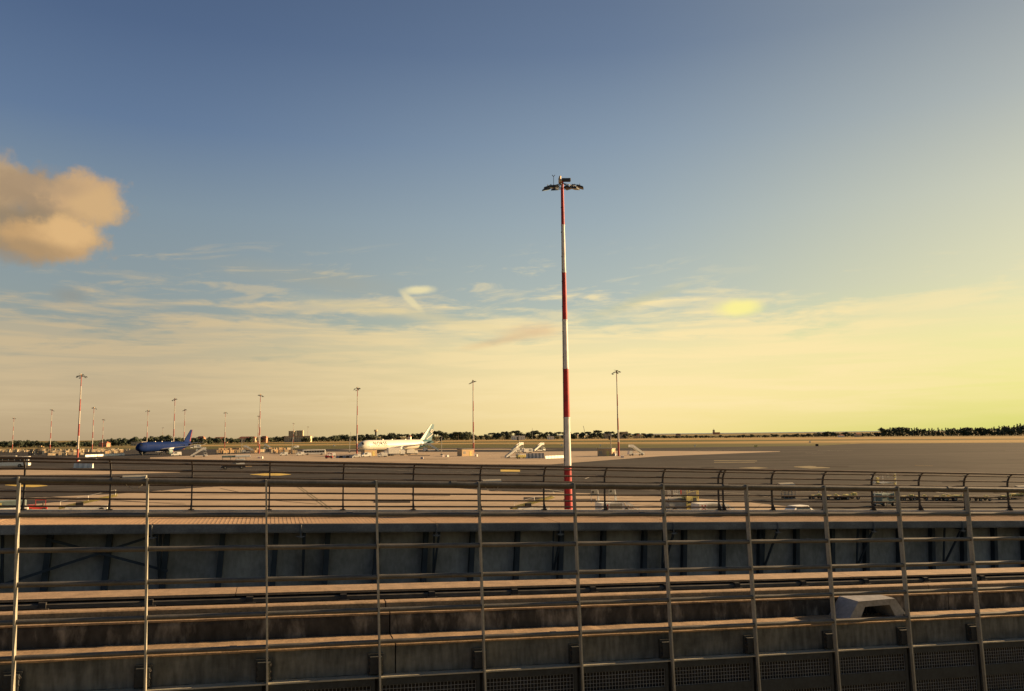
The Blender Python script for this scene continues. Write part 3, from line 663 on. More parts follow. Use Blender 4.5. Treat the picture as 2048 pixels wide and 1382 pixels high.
# ------------------------------------------------------------------ airliners
def loft(b, rings, n=28, m=0, mfn=None):
    i = len(b.v)
    for (x, zc, ry, rz) in rings:
        for j in range(n):
            t = 2*PI*j/n; b.v.append((x, ry*math.cos(t), zc + rz*math.sin(t)))
    for k in range(len(rings)-1):
        for j in range(n):
            b.f.append((i+k*n+j, i+(k+1)*n+j, i+(k+1)*n+(j+1) % n, i+k*n+(j+1) % n))
            b.mi.append(mfn(rings[k][0], j/n) if mfn else m)
    b.f.append(tuple(i+j for j in range(n))); b.mi.append(m)
    b.f.append(tuple(i+(len(rings)-1)*n+j for j in reversed(range(n)))); b.mi.append(m)
def wing(b, root, tip, m=0):
    """root, tip: (x_lead, x_trail, y, z, thickness)"""
    P_ = []
    for (xl, xt, y, z, th) in (root, tip):
        c = xt-xl; P_.append([(xl,y,z),(xl+c*.3,y,z+th),(xt,y,z),(xl+c*.3,y,z-th*.7)])
    a, c = P_; i = len(b.v); b.v += a + c
    for j in range(4): b.f.append((i+j, i+(j+1) % 4, i+4+(j+1) % 4, i+4+j)); b.mi.append(m)
    b.f.append((i,i+1,i+2,i+3)); b.mi.append(m); b.f.append((i+4,i+5,i+6,i+7)); b.mi.append(m)
def airliner(loc, rz, L, zc, R, tailh, top, tailm, belly, eng_x, wing_x, label, text=None, rear=None):
    t = thing('airliner', loc, rz, label, 'airliner')     # nose at local origin pointing -x, body runs +x, port side is -y
    prof = [(0,-.25,.05,.05),(.4,-.22,.30,.28),(1.2,-.16,.60,.58),(2.6,-.08,.80,.80),(4.6,-.02,.95,.95),(7,0,1,1)]
    rings = [(x, zc+R*o_, R*a, R*c) for x, o_, a, c in prof]
    for q in range(1, 8): rings.append((7+(L*.64-7)*q/7, zc, R, R))
    for q, o_, w in ((.70,.02,.98),(.76,.07,.90),(.82,.15,.78),(.88,.26,.60),(.94,.37,.40),(.98,.43,.24),(1.0,.46,.12)): rings.append((L*q, zc+R*o_*1.1, R*w, R*w))
    def mfn(x, u):
        if rear and x > L*.70 and (x > L*.80 or math.sin(2*PI*u) < .2 - (x-L*.7)/L*2): return 2
        return 1 if math.sin(2*PI*u) < -.72 else 0
    b = MB(); loft(b, rings, 32, 0, mfn); b.build('fuselage', [top, belly, tailm], t, None, True)
    for sgn, nm in ((-1,'wing'),(1,'wing')):
        b = MB(); wing(b, (wing_x, wing_x+11.5, sgn*R*.8, zc-R*.55, .75), (wing_x+15, wing_x+17.5, sgn*24.5, zc+1.0, .14)); wing(b, (wing_x+15, wing_x+17.5, sgn*24.5, zc+1.0, .14), (wing_x+17.2, wing_x+18.1, sgn*25.6, zc+1.8, .05))
        b.build('wing', M['ag'] if not rear else M['aw'], t)
        b = MB(); wing(b, (L*.885, L*.965, sgn*R*.3, zc+R*.5, .3), (L*.965, L*1.0, sgn*9.6, zc+R*.5+.9, .07)); b.build('tailplane', tailm if rear else M['ag'], t)
        ex, ey, ez = eng_x, sgn*9.7, zc-R*.55-1.35
        b = MB(); i = len(b.v); pr = [(0,1.45),(.25,1.72),(1.6,1.85),(3.4,1.65),(4.9,1.2),(5.6,.75)]
        for k2, (x, r) in enumerate(pr):
            for j in range(20): b.v.append((ex+x, ey+r*math.cos(2*PI*j/20), ez+r*math.sin(2*PI*j/20)))
        for k2 in range(len(pr)-1):
            for j in range(20): b.f.append((k2*20+j, (k2+1)*20+j, (k2+1)*20+(j+1) % 20, k2*20+(j+1) % 20)); b.mi.append(0)
        e = b.build('engine', [M['aw'] if rear else M['tealg']], t, None, True)
        b = MB(); b.cyl((ex+.5,ey,ez), 1.5, .1, 'x', 20); b.build('fan', M['glass'], e)
        b = MB(); b.hexa([(ex+1.5,ey-.15,ez+1.6),(ex+7,ey-.15,ez+1.4),(ex+7,ey+.15,ez+1.4),(ex+1.5,ey+.15,ez+1.6),(ex+3,ey-.1,ez+2.3),(ex+8,ey-.1,ez+2.6),(ex+8,ey+.1,ez+2.6),(ex+3,ey+.1,ez+2.3)]); b.build('pylon', M['ag'], e)
    b = MB(); x0 = L*.835
    b.hexa([(x0,-.35,zc+R*.8),(L*.975,-.15,zc+R*.75),(L*.975,.15,zc+R*.75),(x0,.35,zc+R*.8),(L*.97,-.12,tailh),(L*1.015,-.06,tailh),(L*1.015,.06,tailh),(L*.97,.12,tailh)]); fin = b.build('tail_fin', tailm, t)
    if rear:    # pale leading edge stripe and looping white emblem on the fin
        b = MB(); b.hexa([(x0-1.6,-.4,zc+R*.9),(x0+1.3,-.4,zc+R*.85),(x0+1.3,.4,zc+R*.85),(x0-1.6,.4,zc+R*.9),(L*.967,-.16,tailh+.05),(L*.979,-.16,tailh+.05),(L*.979,.16,tailh+.05),(L*.967,.16,tailh+.05)]); b.build('leading_edge', M['aw'], fin)
        b = MB(); zt = zc+R; hh = tailh-zt
        fx = lambda u, v: x0+1.0 + v*(L*.97-x0) + u*(L*.14*(1-v)+L*.045*v)
        cur = [(.30,.0),(.42,.10),(.62,.22),(.80,.36),(.78,.52),(.60,.62),(.40,.60),(.34,.50),(.46,.44),(.70,.50)]
        b.tube([(fx(u,v), -(.30-.16*v), zt+hh*v) for u, v in cur], .36, 8)
        b.build('emblem', M['aw'], fin)
    else:
        b = MB(); b.hexa([(L*.955,-.3,zc+R),(L*.968,-.3,zc+R),(L*.968,.3,zc+R),(L*.955,.3,zc+R),(L*1.004,-.14,tailh),(L*1.008,-.14,tailh),(L*1.008,.14,tailh),(L*1.004,.14,tailh)]); b.build('fin_stripe', M['redf'], fin)
    # cockpit glass
    b = MB()
    for ang0, ang1 in ((.40,.62),(.66,.88),(.92,1.14)):
        for sg in (-1, 1):
            q = []
            for x, a in ((1.6,ang0),(2.6,ang0),(2.6,ang1),(1.6,ang1)):
                rr = R*(.62 + (x-1.3)/1.4*.21)*1.015; q.append((x, sg*-1*rr*math.cos(a)*-1 if False else sg*rr*math.cos(a), zc+R*(-.16+.1*(x-1.3)/1.4)+rr*math.sin(a)))
            b.quad(*(q if sg < 0 else q[::-1]))
    b.build('cockpit_window', M['glass'], t)
    # cabin windows as one strip of small panes, past counting
    b = MB(); x = 8.0
    while x < L*.8:
        for sg in (-1, 1): b.quad((x,sg*(R*.968+.01),zc+R*.25),(x+.3,sg*(R*.968+.01),zc+R*.25),(x+.3,sg*(R*.935+.01),zc+R*.36),(x,sg*(R*.935+.01),zc+R*.36))
        x += .85
    tag(b.build('cabin_window', M['glass'], t), kind='stuff')
    for dx in (5.6, L*.34, L*.78):
        b = MB(); b.quad((dx,-R*1.004,zc-R*.15),(dx+1.1,-R*1.004,zc-R*.15),(dx+1.1,-R*.93,zc+R*.42),(dx,-R*.93,zc+R*.42)); b.build('door', M['ag'] if rear else M['blue'], t)
    for gx, gy, r in ((5.5,-.3,.45),(5.5,.3,.45),(L*.52,-4.7,.65),(L*.52,4.7,.65),(L*.55,-4.7,.65),(L*.55,4.7,.65)):
        b = MB(); b.cyl((gx,gy,r), r, .4, 'y', 14); b.build('wheel', M['tyre'], t)
    for gx, gy in ((5.5,0),(L*.535,-4.4),(L*.535,4.4)):
        b = MB(); b.tube([(gx,gy,.5),(gx,gy*.85,zc-R*.7)], .16, 8); b.build('landing_gear', M['steel'], t)
    b = MB()
    for ax in (L*.3, L*.42, L*.6): b.hexa([(ax,-.12,zc+R*.98),(ax+1,-.12,zc+R*.98),(ax+1,.12,zc+R*.98),(ax,.12,zc+R*.98),(ax+.4,-.05,zc+R+.4),(ax+.9,-.05,zc+R+.4),(ax+.9,.05,zc+R+.4),(ax+.4,.05,zc+R+.4)])
    b.build('antennas', M['aw'], t)['kind'] = 'stuff'
    if text:
        cu = bpy.data.curves.new('txt', 'FONT'); cu.body = text[0]; cu.size = text[2]; cu.resolution_u = 3; cu.space_character = 1.12; cu.offset = .03
        to = bpy.data.objects.new('tmp', cu); COL.objects.link(to)
        bpy.context.view_layer.update()
        me = bpy.data.meshes.new_from_object(to.evaluated_get(bpy.context.evaluated_depsgraph_get()))
        bpy.data.objects.remove(to)
        bm = bmesh.new(); bm.from_mesh(me); bmesh.ops.subdivide_edges(bm, edges=bm.edges[:], cuts=5, use_grid_fill=False); bmesh.ops.triangulate(bm, faces=bm.faces[:]); bm.to_mesh(me); bm.free()
        for v in me.vertices:
            x, y = v.co.x, v.co.y; a = (y + text[3])/R
            v.co = (text[1]+x, -(R+.03)*math.cos(a), zc+(R+.03)*math.sin(a))
        me.materials.clear(); me.materials.append(M['glass'])
        lo = bpy.data.objects.new('lettering', me); COL.objects.link(lo); lo.parent = t
    return t
p = at(716, 893, 442)
airliner((p.x, p.y, 0), math.radians(53), 60.5, 5.45, 2.97, 17.4, M['aw'], M['teal'], M['ag'], 21, 20,
         'white airliner with dark lettering, teal tail fin and looping white emblem', ('NORSE', 8.8, 3.1, 0), True)
p = at(274, 893, 520)
airliner((p.x, p.y, 0), math.radians(80), 62, 5.4, 3.25, 16.9, M['blue'], M['blue'], M['blue'], 18, 21,
         'deep blue airliner parked at left with a red stripe on its fin')

# ------------------------------------------------------------------ apron equipment builders
def wheels(t, spots, r=.45, w=.3):
    for (x, y) in spots:
        b = MB(); b.cyl((x,y,r), r, w, 'y', 14); o = b.build('wheel', M['tyre'], t)
        b = MB(); b.cyl((x,y,r), r*.5, w+.04, 'y', 10); b.build('rim', M['galvl'], o)
def make_stairs(L=9.0, H=4.4, col='vwhite', cab=True):
    """flight climbs towards +x"""
    t = thing('passenger_stairs', (0,0,0)); m = M[col]
    b = MB(); b.box(-L/2, L/2, -1.1, 1.1, .55, .9, bev=.05); b.build('chassis', m, t)
    wheels(t, [(-L*.32,-1.15),(-L*.32,1.15),(L*.3,-1.15),(L*.3,1.15)], .5)
    n = 20; b = MB()
    x0, x1, z0, z1 = -L*.5, L*.22, .35, H
    for k in range(n): 
        xa = x0+(x1-x0)*k/n; za = z0+(z1-z0)*(k+1)/n; b.box(xa, xa+(x1-x0)/n, -.8, .8, za-.12, za)
    tag(b.build('treads', M['vgrey'], t), kind='stuff')
    for sy in (-1, 1):
        b = MB(); y = sy*.88; w = .05
        b.hexa([(x0,y-w,z0-.3),(x1,y-w,z1-.35),(x1,y+w,z1-.35),(x0,y+w,z0-.3),(x0,y-w,z0+.75),(x1,y-w,z1+1.0),(x1,y+w,z1+1.0),(x0,y+w,z0+.75)]); b.build('side_panel', m, t)
        b = MB(); b.box(x1, x1+1.7, y-w, y+w, z1-.3, z1+1.0); b.build('platform_guard', m, t)
        b = MB(); b.tube([(x0,y,z0+.95),(x1,y,z1+1.15),(x1+1.7,y,z1+1.15)], .035, 6); b.build('handrail', M['galvl'], t)
    b = MB(); b.box(x1, x1+1.7, -.9, .9, z1-.25, z1); b.build('platform', m, t)
    b = MB()
    for x in (x1+.2, x1+1.5):
        for y in (-.8, .8): b.bar((x,y,.9),(x,y,z1-.2),.12,.12)
    b.bar((x1+.2,-.8,.9),(x1+1.5,-.8,z1-.3),.08,.08); b.bar((x1+.2,.8,.9),(x1+1.5,.8,z1-.3),.08,.08)
    b.build('support_frame', M['vgrey'], t)
    if cab:
        b = MB(); b.hexa([(L*.28,-1.0,.9),(L*.5,-1.0,.9),(L*.5,1.0,.9),(L*.28,1.0,.9),(L*.28,-1.0,2.3),(L*.46,-1.0,2.3),(L*.46,1.0,2.3),(L*.28,1.0,2.3)]); c = b.build('cab', m, t)
        b = MB(); b.quad((L*.3,-1.01,1.5),(L*.45,-1.01,1.5),(L*.44,-1.01,2.15),(L*.3,-1.01,2.15)); b.build('cab_window', M['glass'], c)
    return t
def make_truck():
    t = thing('box_truck', (0,0,0))
    b = MB(); b.box(-4.2,4.2,-1.05,1.05,.6,.95); b.build('chassis', M['vgrey'], t)
    b = MB(); b.box(-1.4,4.3,-1.25,1.25,1.0,3.9,bev=.08); c = b.build('cargo_box', M['vwhite'], t)
    b = MB()
    for x in (0,1.4,2.8): b.box(x,x+.06,-1.275,-1.25,1.1,3.8)
    b.build('seam', M['vgrey'], c)
    b = MB(); b.hexa([(-4.3,-1.15,.8),(-1.9,-1.15,.8),(-1.9,1.15,.8),(-4.3,1.15,.8),(-3.9,-1.1,2.9),(-1.9,-1.1,2.9),(-1.9,1.1,2.9),(-3.9,1.1,2.9)]); c = b.build('cab', M['vwhite'], t)
    b = MB(); b.quad((-4.17,-1.0,1.8),(-4.0,-1.0,2.7),(-4.0,1.0,2.7),(-4.17,1.0,1.8)); b.build('windscreen', M['glass'], c)
    b = MB(); b.quad((-3.7,-1.14,1.8),(-2.5,-1.14,1.8),(-2.5,-1.13,2.6),(-3.6,-1.13,2.6)); b.build('side_window', M['glass'], c)
    wheels(t, [(-3.1,-1.05),(-3.1,1.05),(2.0,-1.05),(2.0,1.05),(3.2,-1.05),(3.2,1.05)], .48); return t
def make_bus():
    t = thing('apron_bus', (0,0,0))
    b = MB(); b.box(-6.5,6.5,-1.4,1.4,.35,3.1,bev=.18); bd = b.build('body', M['vwhite'], t)
    x = -6.1
    while x < 4.9:
        b = MB(); b.box(x, x+1.35, -1.43, 1.43, 1.5, 2.7); b.build('window', M['glass'], bd); x += 1.5
    b = MB(); b.box(6.42,6.54,-1.2,1.2,1.2,2.8); b.build('windscreen', M['glass'], bd)
    b = MB(); b.box(-5,3,-1.0,1.0,3.1,3.35,bev=.05); b.build('roof_unit', M['galvl'], t)
    wheels(t, [(-4,-1.25),(-4,1.25),(4.2,-1.25),(4.2,1.25)], .5); return t
def make_container(m):
    t = thing('cargo_container', (0,0,0))
    b = MB(); b.box(-1.6,1.6,-1.2,1.2,.5,.62); b.build('dolly_deck', M['vgrey'], t)
    wheels(t, [(-1.2,-1.0),(-1.2,1.0),(1.2,-1.0),(1.2,1.0)], .24, .15)
    b = MB(); b.hexa([(-1.5,-1.15,.64),(1.15,-1.15,.64),(1.15,1.15,.64),(-1.5,1.15,.64),(-1.5,-1.15,2.25),(1.55,-1.15,2.25),(1.55,1.15,2.25),(-1.5,1.15,2.25)]); c = b.build('container', m, t)
    b = MB(); b.box(-1.2,-.1,-1.19,-1.15,.75,2.1); b.build('curtain', M['hut'], c)
    b = MB()
    for x in (-1.5,.0,1.1): b.box(x-.03,x+.03,-1.21,-1.16,.64,2.25)
    b.build('edge_trim', M['galvl'], c); return t
def make_van(m):
    t = thing('service_van', (0,0,0))
    b = MB(); b.hexa([(-2.6,-.95,.4),(2.6,-.95,.4),(2.6,.95,.4),(-2.6,.95,.4),(-2.6,-.95,1.2),(2.6,-.95,1.2),(2.6,.95,1.2),(-2.6,.95,1.2)]); b.hexa([(-1.7,-.92,1.2),(2.55,-.92,1.2),(2.55,.92,1.2),(-1.7,.92,1.2),(-1.0,-.85,2.2),(2.45,-.85,2.2),(2.45,.85,2.2),(-1.0,.85,2.2)]); bd = b.build('body', m, t)
    b = MB(); b.quad((-1.62,-.8,1.25),(-1.02,-.78,2.1),(-1.02,.78,2.1),(-1.62,.8,1.25)); b.build('windscreen', M['glass'], bd)
    b = MB(); b.quad((-1.2,-.93,1.3),(.4,-.93,1.3),(.4,-.88,2.0),(-.9,-.88,2.0)); b.build('side_window', M['glass'], bd)
    wheels(t, [(-1.7,-.85),(-1.7,.85),(1.7,-.85),(1.7,.85)], .36, .22); return t
def make_hut():
    t = thing('apron_hut', (0,0,0))
    b = MB(); b.box(-3.6,3.6,-2.2,2.2,0,3.4); b.build('wall', M['hut'], t)
    b = MB(); b.box(-3.8,3.8,-2.4,2.4,3.4,3.65); b.build('roof', M['galvl'], t)
    b = MB(); b.box(.9,2.3,-2.26,-2.2,.05,2.4); d = b.build('door', M['vyel'], t)
    b = MB(); b.box(2.05,2.15,-2.3,-2.26,1.1,1.25); b.build('handle', M['dark'], d)
    b = MB()
    for j in range(6): b.box(-2.9,-1.3,-2.24,-2.2,1.2+.2*j,1.32+.2*j)
    b.build('vent_grille', M['vgrey'], t)
    b = MB(); b.box(3.7,4.9,-1.5,1.5,0,1.2,bev=.05); b.build('cabinet', M['vgrey'], t)
    return t
def make_guide():
    t = thing('stand_guidance_pole', (0,0,0))
    b = MB(); b.tube([(0,0,0),(0,0,9.6)], [.2,.16], 10); b.build('pole', M['galvl'], t)
    b = MB(); b.box(-.9,-.16,-.35,.35,7.4,9.3,bev=.08); c = b.build('display_box', M['dark'], t)
    b = MB(); b.box(-1.0,-.9,-.3,.3,7.6,9.1); b.build('screen', M['glass'], c)
    b = MB(); b.box(-.25,.9,-.05,.05,8.9,9.1); b.box(.0,.35,-.3,.3,9.3,10.3,bev=.05); b.build('camera_arm', M['galvl'], t)
    b = MB(); b.box(-.6,.6,-.6,.6,0,.5,bev=.05); b.build('footing', M['conc'], t)
    return t
def make_barrier(m1, m2, n=4):
    t = thing('traffic_barrier', (0,0,0))
    for k in range(n):
        x = (k-n/2)*2.0
        b = MB(); b.hexa([(x+.03,-.3,0),(x+1.97,-.3,0),(x+1.97,.3,0),(x+.03,.3,0),(x+.03,-.1,1.0),(x+1.97,-.1,1.0),(x+1.97,.1,1.0),(x+.03,.1,1.0)]); b.build('barrier_block', m1 if k % 2 == 0 else m2, t)
    return t
def make_tug(m):
    t = thing('baggage_tug', (0,0,0))
    b = MB(); b.box(-1.5,1.5,-.75,.75,.35,.95,bev=.08); b.box(-1.5,-.3,-.7,.7,.95,1.25,bev=.06); b.build('body', m, t)
    b = MB(); b.box(.2,.8,-.5,.5,.95,1.1,bev=.04); b.box(.75,.9,-.5,.5,1.0,1.6,bev=.04); b.build('seat', M['tyre'], t)
    b = MB()
    for x in (-.25,1.2):
        for y in (-.65,.65): b.bar((x,y,.9),(x,y,2.0),.07,.07)
    b.box(-.35,1.3,-.72,.72,2.0,2.08); b.build('canopy', m, t)
    wheels(t, [(-1.0,-.7),(-1.0,.7),(1.0,-.7),(1.0,.7)], .36, .24); return t
def make_loader(m):
    t = thing('belt_loader', (0,0,0))
    b = MB(); b.box(-3.0,2.6,-.95,.95,.4,1.0,bev=.08); b.build('chassis', m, t)
    for y in (-.5,.5):
        b = MB(); b.hexa([(-3.8,y-.06,.75),(3.8,y-.06,2.3),(3.8,y+.06,2.3),(-3.8,y+.06,.75),(-3.8,y-.06,1.1),(3.8,y-.06,2.65),(3.8,y+.06,2.65),(-3.8,y+.06,1.1)]); b.build('conveyor_side', M['vyel'], t)
    b = MB(); b.hexa([(-3.8,-.44,.85),(3.8,-.44,2.4),(3.8,.44,2.4),(-3.8,.44,.85),(-3.8,-.44,.95),(3.8,-.44,2.5),(3.8,.44,2.5),(-3.8,.44,.95)]); b.build('belt', M['tyre'], t)
    b = MB(); b.tube([(-3.6,-.75,1.2),(-3.6,-.75,1.9),(3.6,-.75,3.3)], .04, 6); b.tube([(0,-.75,1.9),(0,-.75,2.6)], .04, 6); b.tube([(3.6,-.75,2.5),(3.6,-.75,3.3)], .04, 6); b.build('handrail', m, t)
    b = MB(); b.box(-1.6,-.6,-.95,-.55,1.0,1.7,bev=.05); b.build('operator_seat', M['tyre'], t)
    wheels(t, [(-2.2,-.9),(-2.2,.9),(1.8,-.9),(1.8,.9)], .4, .25); return t

# --- guidance poles
gpole = make_guide()
for k, (px, by, lab) in enumerate([(483,906,'first display pole from the left, beside the amber containers'), (584,902,'display pole left of the white bus'), (699,905,'display pole just left of the white airliner nose'),
    (883,910,'slim display pole standing free right of the white airliner'), (1038,908,'display pole above the double airstairs left of the main mast'), (1222,910,'display pole beside the hut right of the main mast')]):
    q = gp(px, by); place(gpole, k > 0, (q.x, q.y, 0), .3, lab, 'guidance pole', 'aircraft stand guidance poles', 1.0)
# --- huts
hut = make_hut()
for k, (px, by, rz, lab) in enumerate([(738,912,.62,'beige hut in front of the white airliner nose'), (931,912,.66,'beige hut at the foot of the mast right of the white airliner'), (1213,912,-.5,'grey sided hut between the main mast and the white airstairs')]):
    q = gp(px, by); place(hut, k > 0, (q.x, q.y, 0), rz, lab, 'hut', 'beige equipment huts on the apron')
# --- airstairs
stairs = make_stairs()
sts = [((398,914), .42, 1.0, 'white passenger stairs right of the blue airliner'), ((1272,911), PI+.42, .95, 'white passenger stairs standing alone right of the mast'),
    ((1026,916), .5, .85, 'nearest white passenger stairs at the left of the barriers'), ((1035,905), .7, 1.1, 'white passenger stairs behind the yellow unit left of the main mast'),
    ((1078,903), .7, 1.0, 'white passenger stairs just left of the main mast'), ((862,903), PI+.35, 1.15, 'passenger stairs leading up to the white airliner rear door'),
    ((498,906), PI+.4, 1.0, 'white passenger stairs among the amber containers'), ((785,907), PI+.4, 1.1, 'passenger stairs at the forward door of the white airliner'),
    ((536,899), PI+.4, .9, 'thin distant passenger stairs behind the amber containers'), ((402,903), PI+.4, .9, 'distant passenger stairs behind the blue airliner tail')]
for k, ((px, by), rz, sc, lab) in enumerate(sts):
    q = gp(px, by); place(stairs, k > 0, (q.x, q.y, 0), rz, lab, 'passenger stairs', 'passenger stairs on the apron', sc)
# --- trucks, buses, vans
truck = make_truck()
for k, ((px, by), rz, sc, lab) in enumerate([((792,911.5), PI+.5, 1.1, 'white box truck in front of the white airliner engine'), ((824,909), PI+.5, .8, 'white box truck parked right of the larger box truck'),
     ((391,898), .5, 1.15, 'white box truck raised high behind the blue airliner tail'), ((765,914), .5, .55, 'small white truck at the left end of the box truck')]):
    q = gp(px, by); place(truck, k > 0, (q.x, q.y, 0), rz, lab, 'truck', 'white trucks by the airliners', sc)
bus = make_bus()
for k, ((px, by), rz, sc, lab) in enumerate([((628,910), .42, 1.0, 'white apron bus with dark windows left of the white airliner'), ((8,935), .34, 1.35, 'large white apron bus cut by the left picture edge')]):
    q = gp(px, by); place(bus, k > 0, (q.x, q.y, 0), rz, lab, 'bus', 'white apron buses', sc)
van = make_van(M['vwhite'])
for k, ((px, by), rz, sc, lab) in enumerate([((352,912), .6, 1.15, 'white van at the foot of the mast before the blue airliner'), ((732,914), .6, 1.0, 'white van in front of the beige hut by the airliner nose'),
     ((592,896), .5, 1.1, 'white van far behind the bus on the taxiway'), ((318,905), .5, 1.0, 'white van under the blue airliner wing'), ((713,915), .5, .8, 'small grey white van left of the one by the hut'),
     ((662,913), .5, .9, 'van between the red tug and the bus'), ((600,911), .5, .9, 'white van at the left end of the bus'), ((567,911), .5, .9, 'white van left of the display pole by the bus')]):
    q = gp(px, by); place(van, k > 0, (q.x, q.y, 0), rz, lab, 'van', 'white vans on the apron', sc)
# --- containers
CP = [(0,'at the left picture edge'),(40,'left of the dark steel racks'),(85,'behind the dark steel racks'),(125,'left of the tall left mast'),(160,'by the tall left mast'),(195,'behind the low white barrier'),(230,'by the end of the low white barrier'),(262,'by the blue airliner nose'),(445,'at the left end of the amber rows'),(470,'left of the first display pole'),(495,'by the first display pole'),(520,'by the overlapping masts'),(545,'right of the overlapping masts'),(575,'left of the second display pole')]
def CM(px): return min(CP, key=lambda q: abs(q[0]-px))[1]
ca = make_container(M['vora']); ka = 0; cw = make_container(M['cream']); kw = 0
rnd = random.Random(3)
for row, (x0, x1, by0, by1, step) in enumerate([(437,480,908,907,6.4),(505,528,907,906,6.0),(546,590,907,908,5.2),(440,520,902,901,5.6),(540,585,901,902,5.2),(214,245,909,906,5.5)]):
    x = x0
    while x < x1:
        by = by0 + (by1-by0)*(x-x0)/(x1-x0) + rnd.uniform(-.4,.4); q = gp(x, by)
        if rnd.random() < .72:
            place(ca, ka > 0, (q.x, q.y, 0), rnd.uniform(.35,.75), ('front row' if row in (0,1,2) else 'back row') + ' amber cargo container ' + CM(x), 'cargo container', 'amber cargo containers standing in rows', rnd.uniform(.95,1.25)); ka += 1
        else:
            place(cw, kw > 0, (q.x, q.y, 0), rnd.uniform(.35,.75), 'front row cream cargo container ' + CM(x), 'cargo container', 'cream cargo containers standing on the left apron', rnd.uniform(.95,1.2)); kw += 1
        x += step*rnd.uniform(.85,1.2)
for crow, (x0, x1, by0, by1, step) in enumerate([(62,245,907.5,904,6.6),(0,235,903.8,901.5,6.2),(100,165,912.5,911,7),(150,262,906,902,6.4),(-30,60,906.5,905,7)]):
    x = x0
    while x < x1:
        by = by0 + (by1-by0)*(x-x0)/(x1-x0) + rnd.uniform(-.5,.5); q = gp(x, by)
        place(cw, kw > 0, (q.x, q.y, 0), rnd.uniform(.3,.8), ['second row','far row','nearest row','middle row','leftmost row'][crow] + ' cream cargo container ' + CM(x), 'cargo container', 'cream cargo containers standing on the left apron', rnd.uniform(.8,1.15)); kw += 1
        x += step*rnd.uniform(.75,1.5)
# dark gantry clutter at left
for k, (px, by, hgt, lab) in enumerate([(63,912,4.2,'dark steel rack left of the taller hooded rack'),(80,911,5.8,'taller dark rack topped by an amber hood at far left'),(99,911,4.4,'dark steel rack right of the hooded rack'),(75,908,3.6,'dark steel rack behind the hooded rack')]):
    q = gp(px, by); t = thing('steel_rack', (q.x,q.y,0), .2, lab, 'rack', 'dark racks at far left')
    b = MB()
    for x in (-1.6,-.5,.5,1.6):
        for y in (-1,1): b.bar((x,y,0),(x,y,hgt),.16,.16)
    b.build('frame', M['dark'], t)
    for z in (.9,1.9,2.9):
        b = MB(); b.box(-1.8,1.8,-1.1,1.1,z,z+.35); b.build('shelf', M['stiff'], t)
    b = MB(); b.box(-2.0,2.0,-1.2,1.2,hgt,hgt+.3); 
    if k == 1: b.box(-.9,.9,-.8,.8,hgt+.3,hgt+1.0,bev=.2)
    b.build('hood', M['brass'] if k == 1 else M['dark'], t)
# --- barriers
def barrier_at(p0, p1, m1, m2, lab, n, h=1.0):
    a, c = gp(*p0), gp(*p1); L = (c-a).length; t = thing('traffic_barrier', (a.x,a.y,0), math.atan2(c.y-a.y, c.x-a.x), lab, 'barrier')
    for k in range(n):
        x = L*k/n; w = L/n
        b = MB(); b.hexa([(x+.03*w,-.35,0),(x+.97*w,-.35,0),(x+.97*w,.35,0),(x+.03*w,.35,0),(x+.03*w,-.12,h),(x+.97*w,-.12,h),(x+.97*w,.12,h),(x+.03*w,.12,h)]); b.build('barrier_block', M[m1] if k % 2 == 0 else M[m2], t)
barrier_at((170,914),(249,910.5),'vwhite','vwhite','long low white concrete barrier in front of the left apron masts',9,1.3)
barrier_at((148,936),(186,936),'vwhite','white','white slatted barrier standing alone on the left taxiway',7,1.9)
barrier_at((1052,917),(1088,916.5),'white','vgrey','grey and white striped barrier left of the main mast',10,2.3)
barrier_at((1090,917.5),(1127,916),'vwhite','vwhite','low white barrier running up to the main mast',6,1.2)
barrier_at((672,916),(706,916),'vgrey','tyre','dark dolly train beside the red tug',5,1.0)
q = gp(1043,917); t = thing('yellow_power_unit', (q.x,q.y,0), .5, 'low yellow power unit between the near airstairs and the striped barrier', 'power unit')
b = MB(); b.box(-2.2,2.2,-1,1,.4,1.6,bev=.15); b.build('body', M['vyel'], t); wheels(t, [(-1.5,-.9),(1.5,-.9),(-1.5,.9),(1.5,.9)], .35)
b = MB(); b.box(-1.9,1.9,-.9,.9,1.6,1.75); b.build('lid', M['vwhite'], t)
q = gp(1055,906); t = thing('white_power_unit', (q.x,q.y,0), .5, 'boxy white power unit behind the yellow one', 'power unit')
b = MB(); b.box(-2.8,2.8,-1,1,.5,2.5,bev=.1); b.build('body', M['vwhite'], t); wheels(t, [(-1.8,-.9),(1.8,-.9),(-1.8,.9),(1.8,.9)], .4)
b = MB(); b.box(.6,2.2,-1.05,-1.0,1.1,2.1); b.build('grille', M['vgrey'], t)
# cones / marker posts
cone = thing('mast_footing', (0,0,0))
b = MB(); b.box(-.8,.8,-.5,.5,0,1.2,bev=.1); b.build('block', M['vwhite'], cone)
b = MB(); b.box(-.82,.82,-.52,.52,.5,.75); b.build('band', M['vred'], cone)
for k, (px, by, lab) in enumerate([(844,918,'small red banded block alone on the pale concrete'),(1245,916,'red banded block at the mast foot right of the main mast'),(518,917,'red banded block at the mast foot by the amber containers'),(886,914,'red banded block by the free standing display pole'),(895,914,'second red banded block by the free standing display pole'),(157,922,'red banded block at the foot of the tall left mast'),(953,913,'red banded block at the mast by the middle hut'),(524,917,'red banded block just right of the one at the container mast')]):
    q = gp(px, by); place(cone, k > 0, (q.x,q.y,0), .2*k, lab, 'marker block', 'red banded marker blocks', .8)
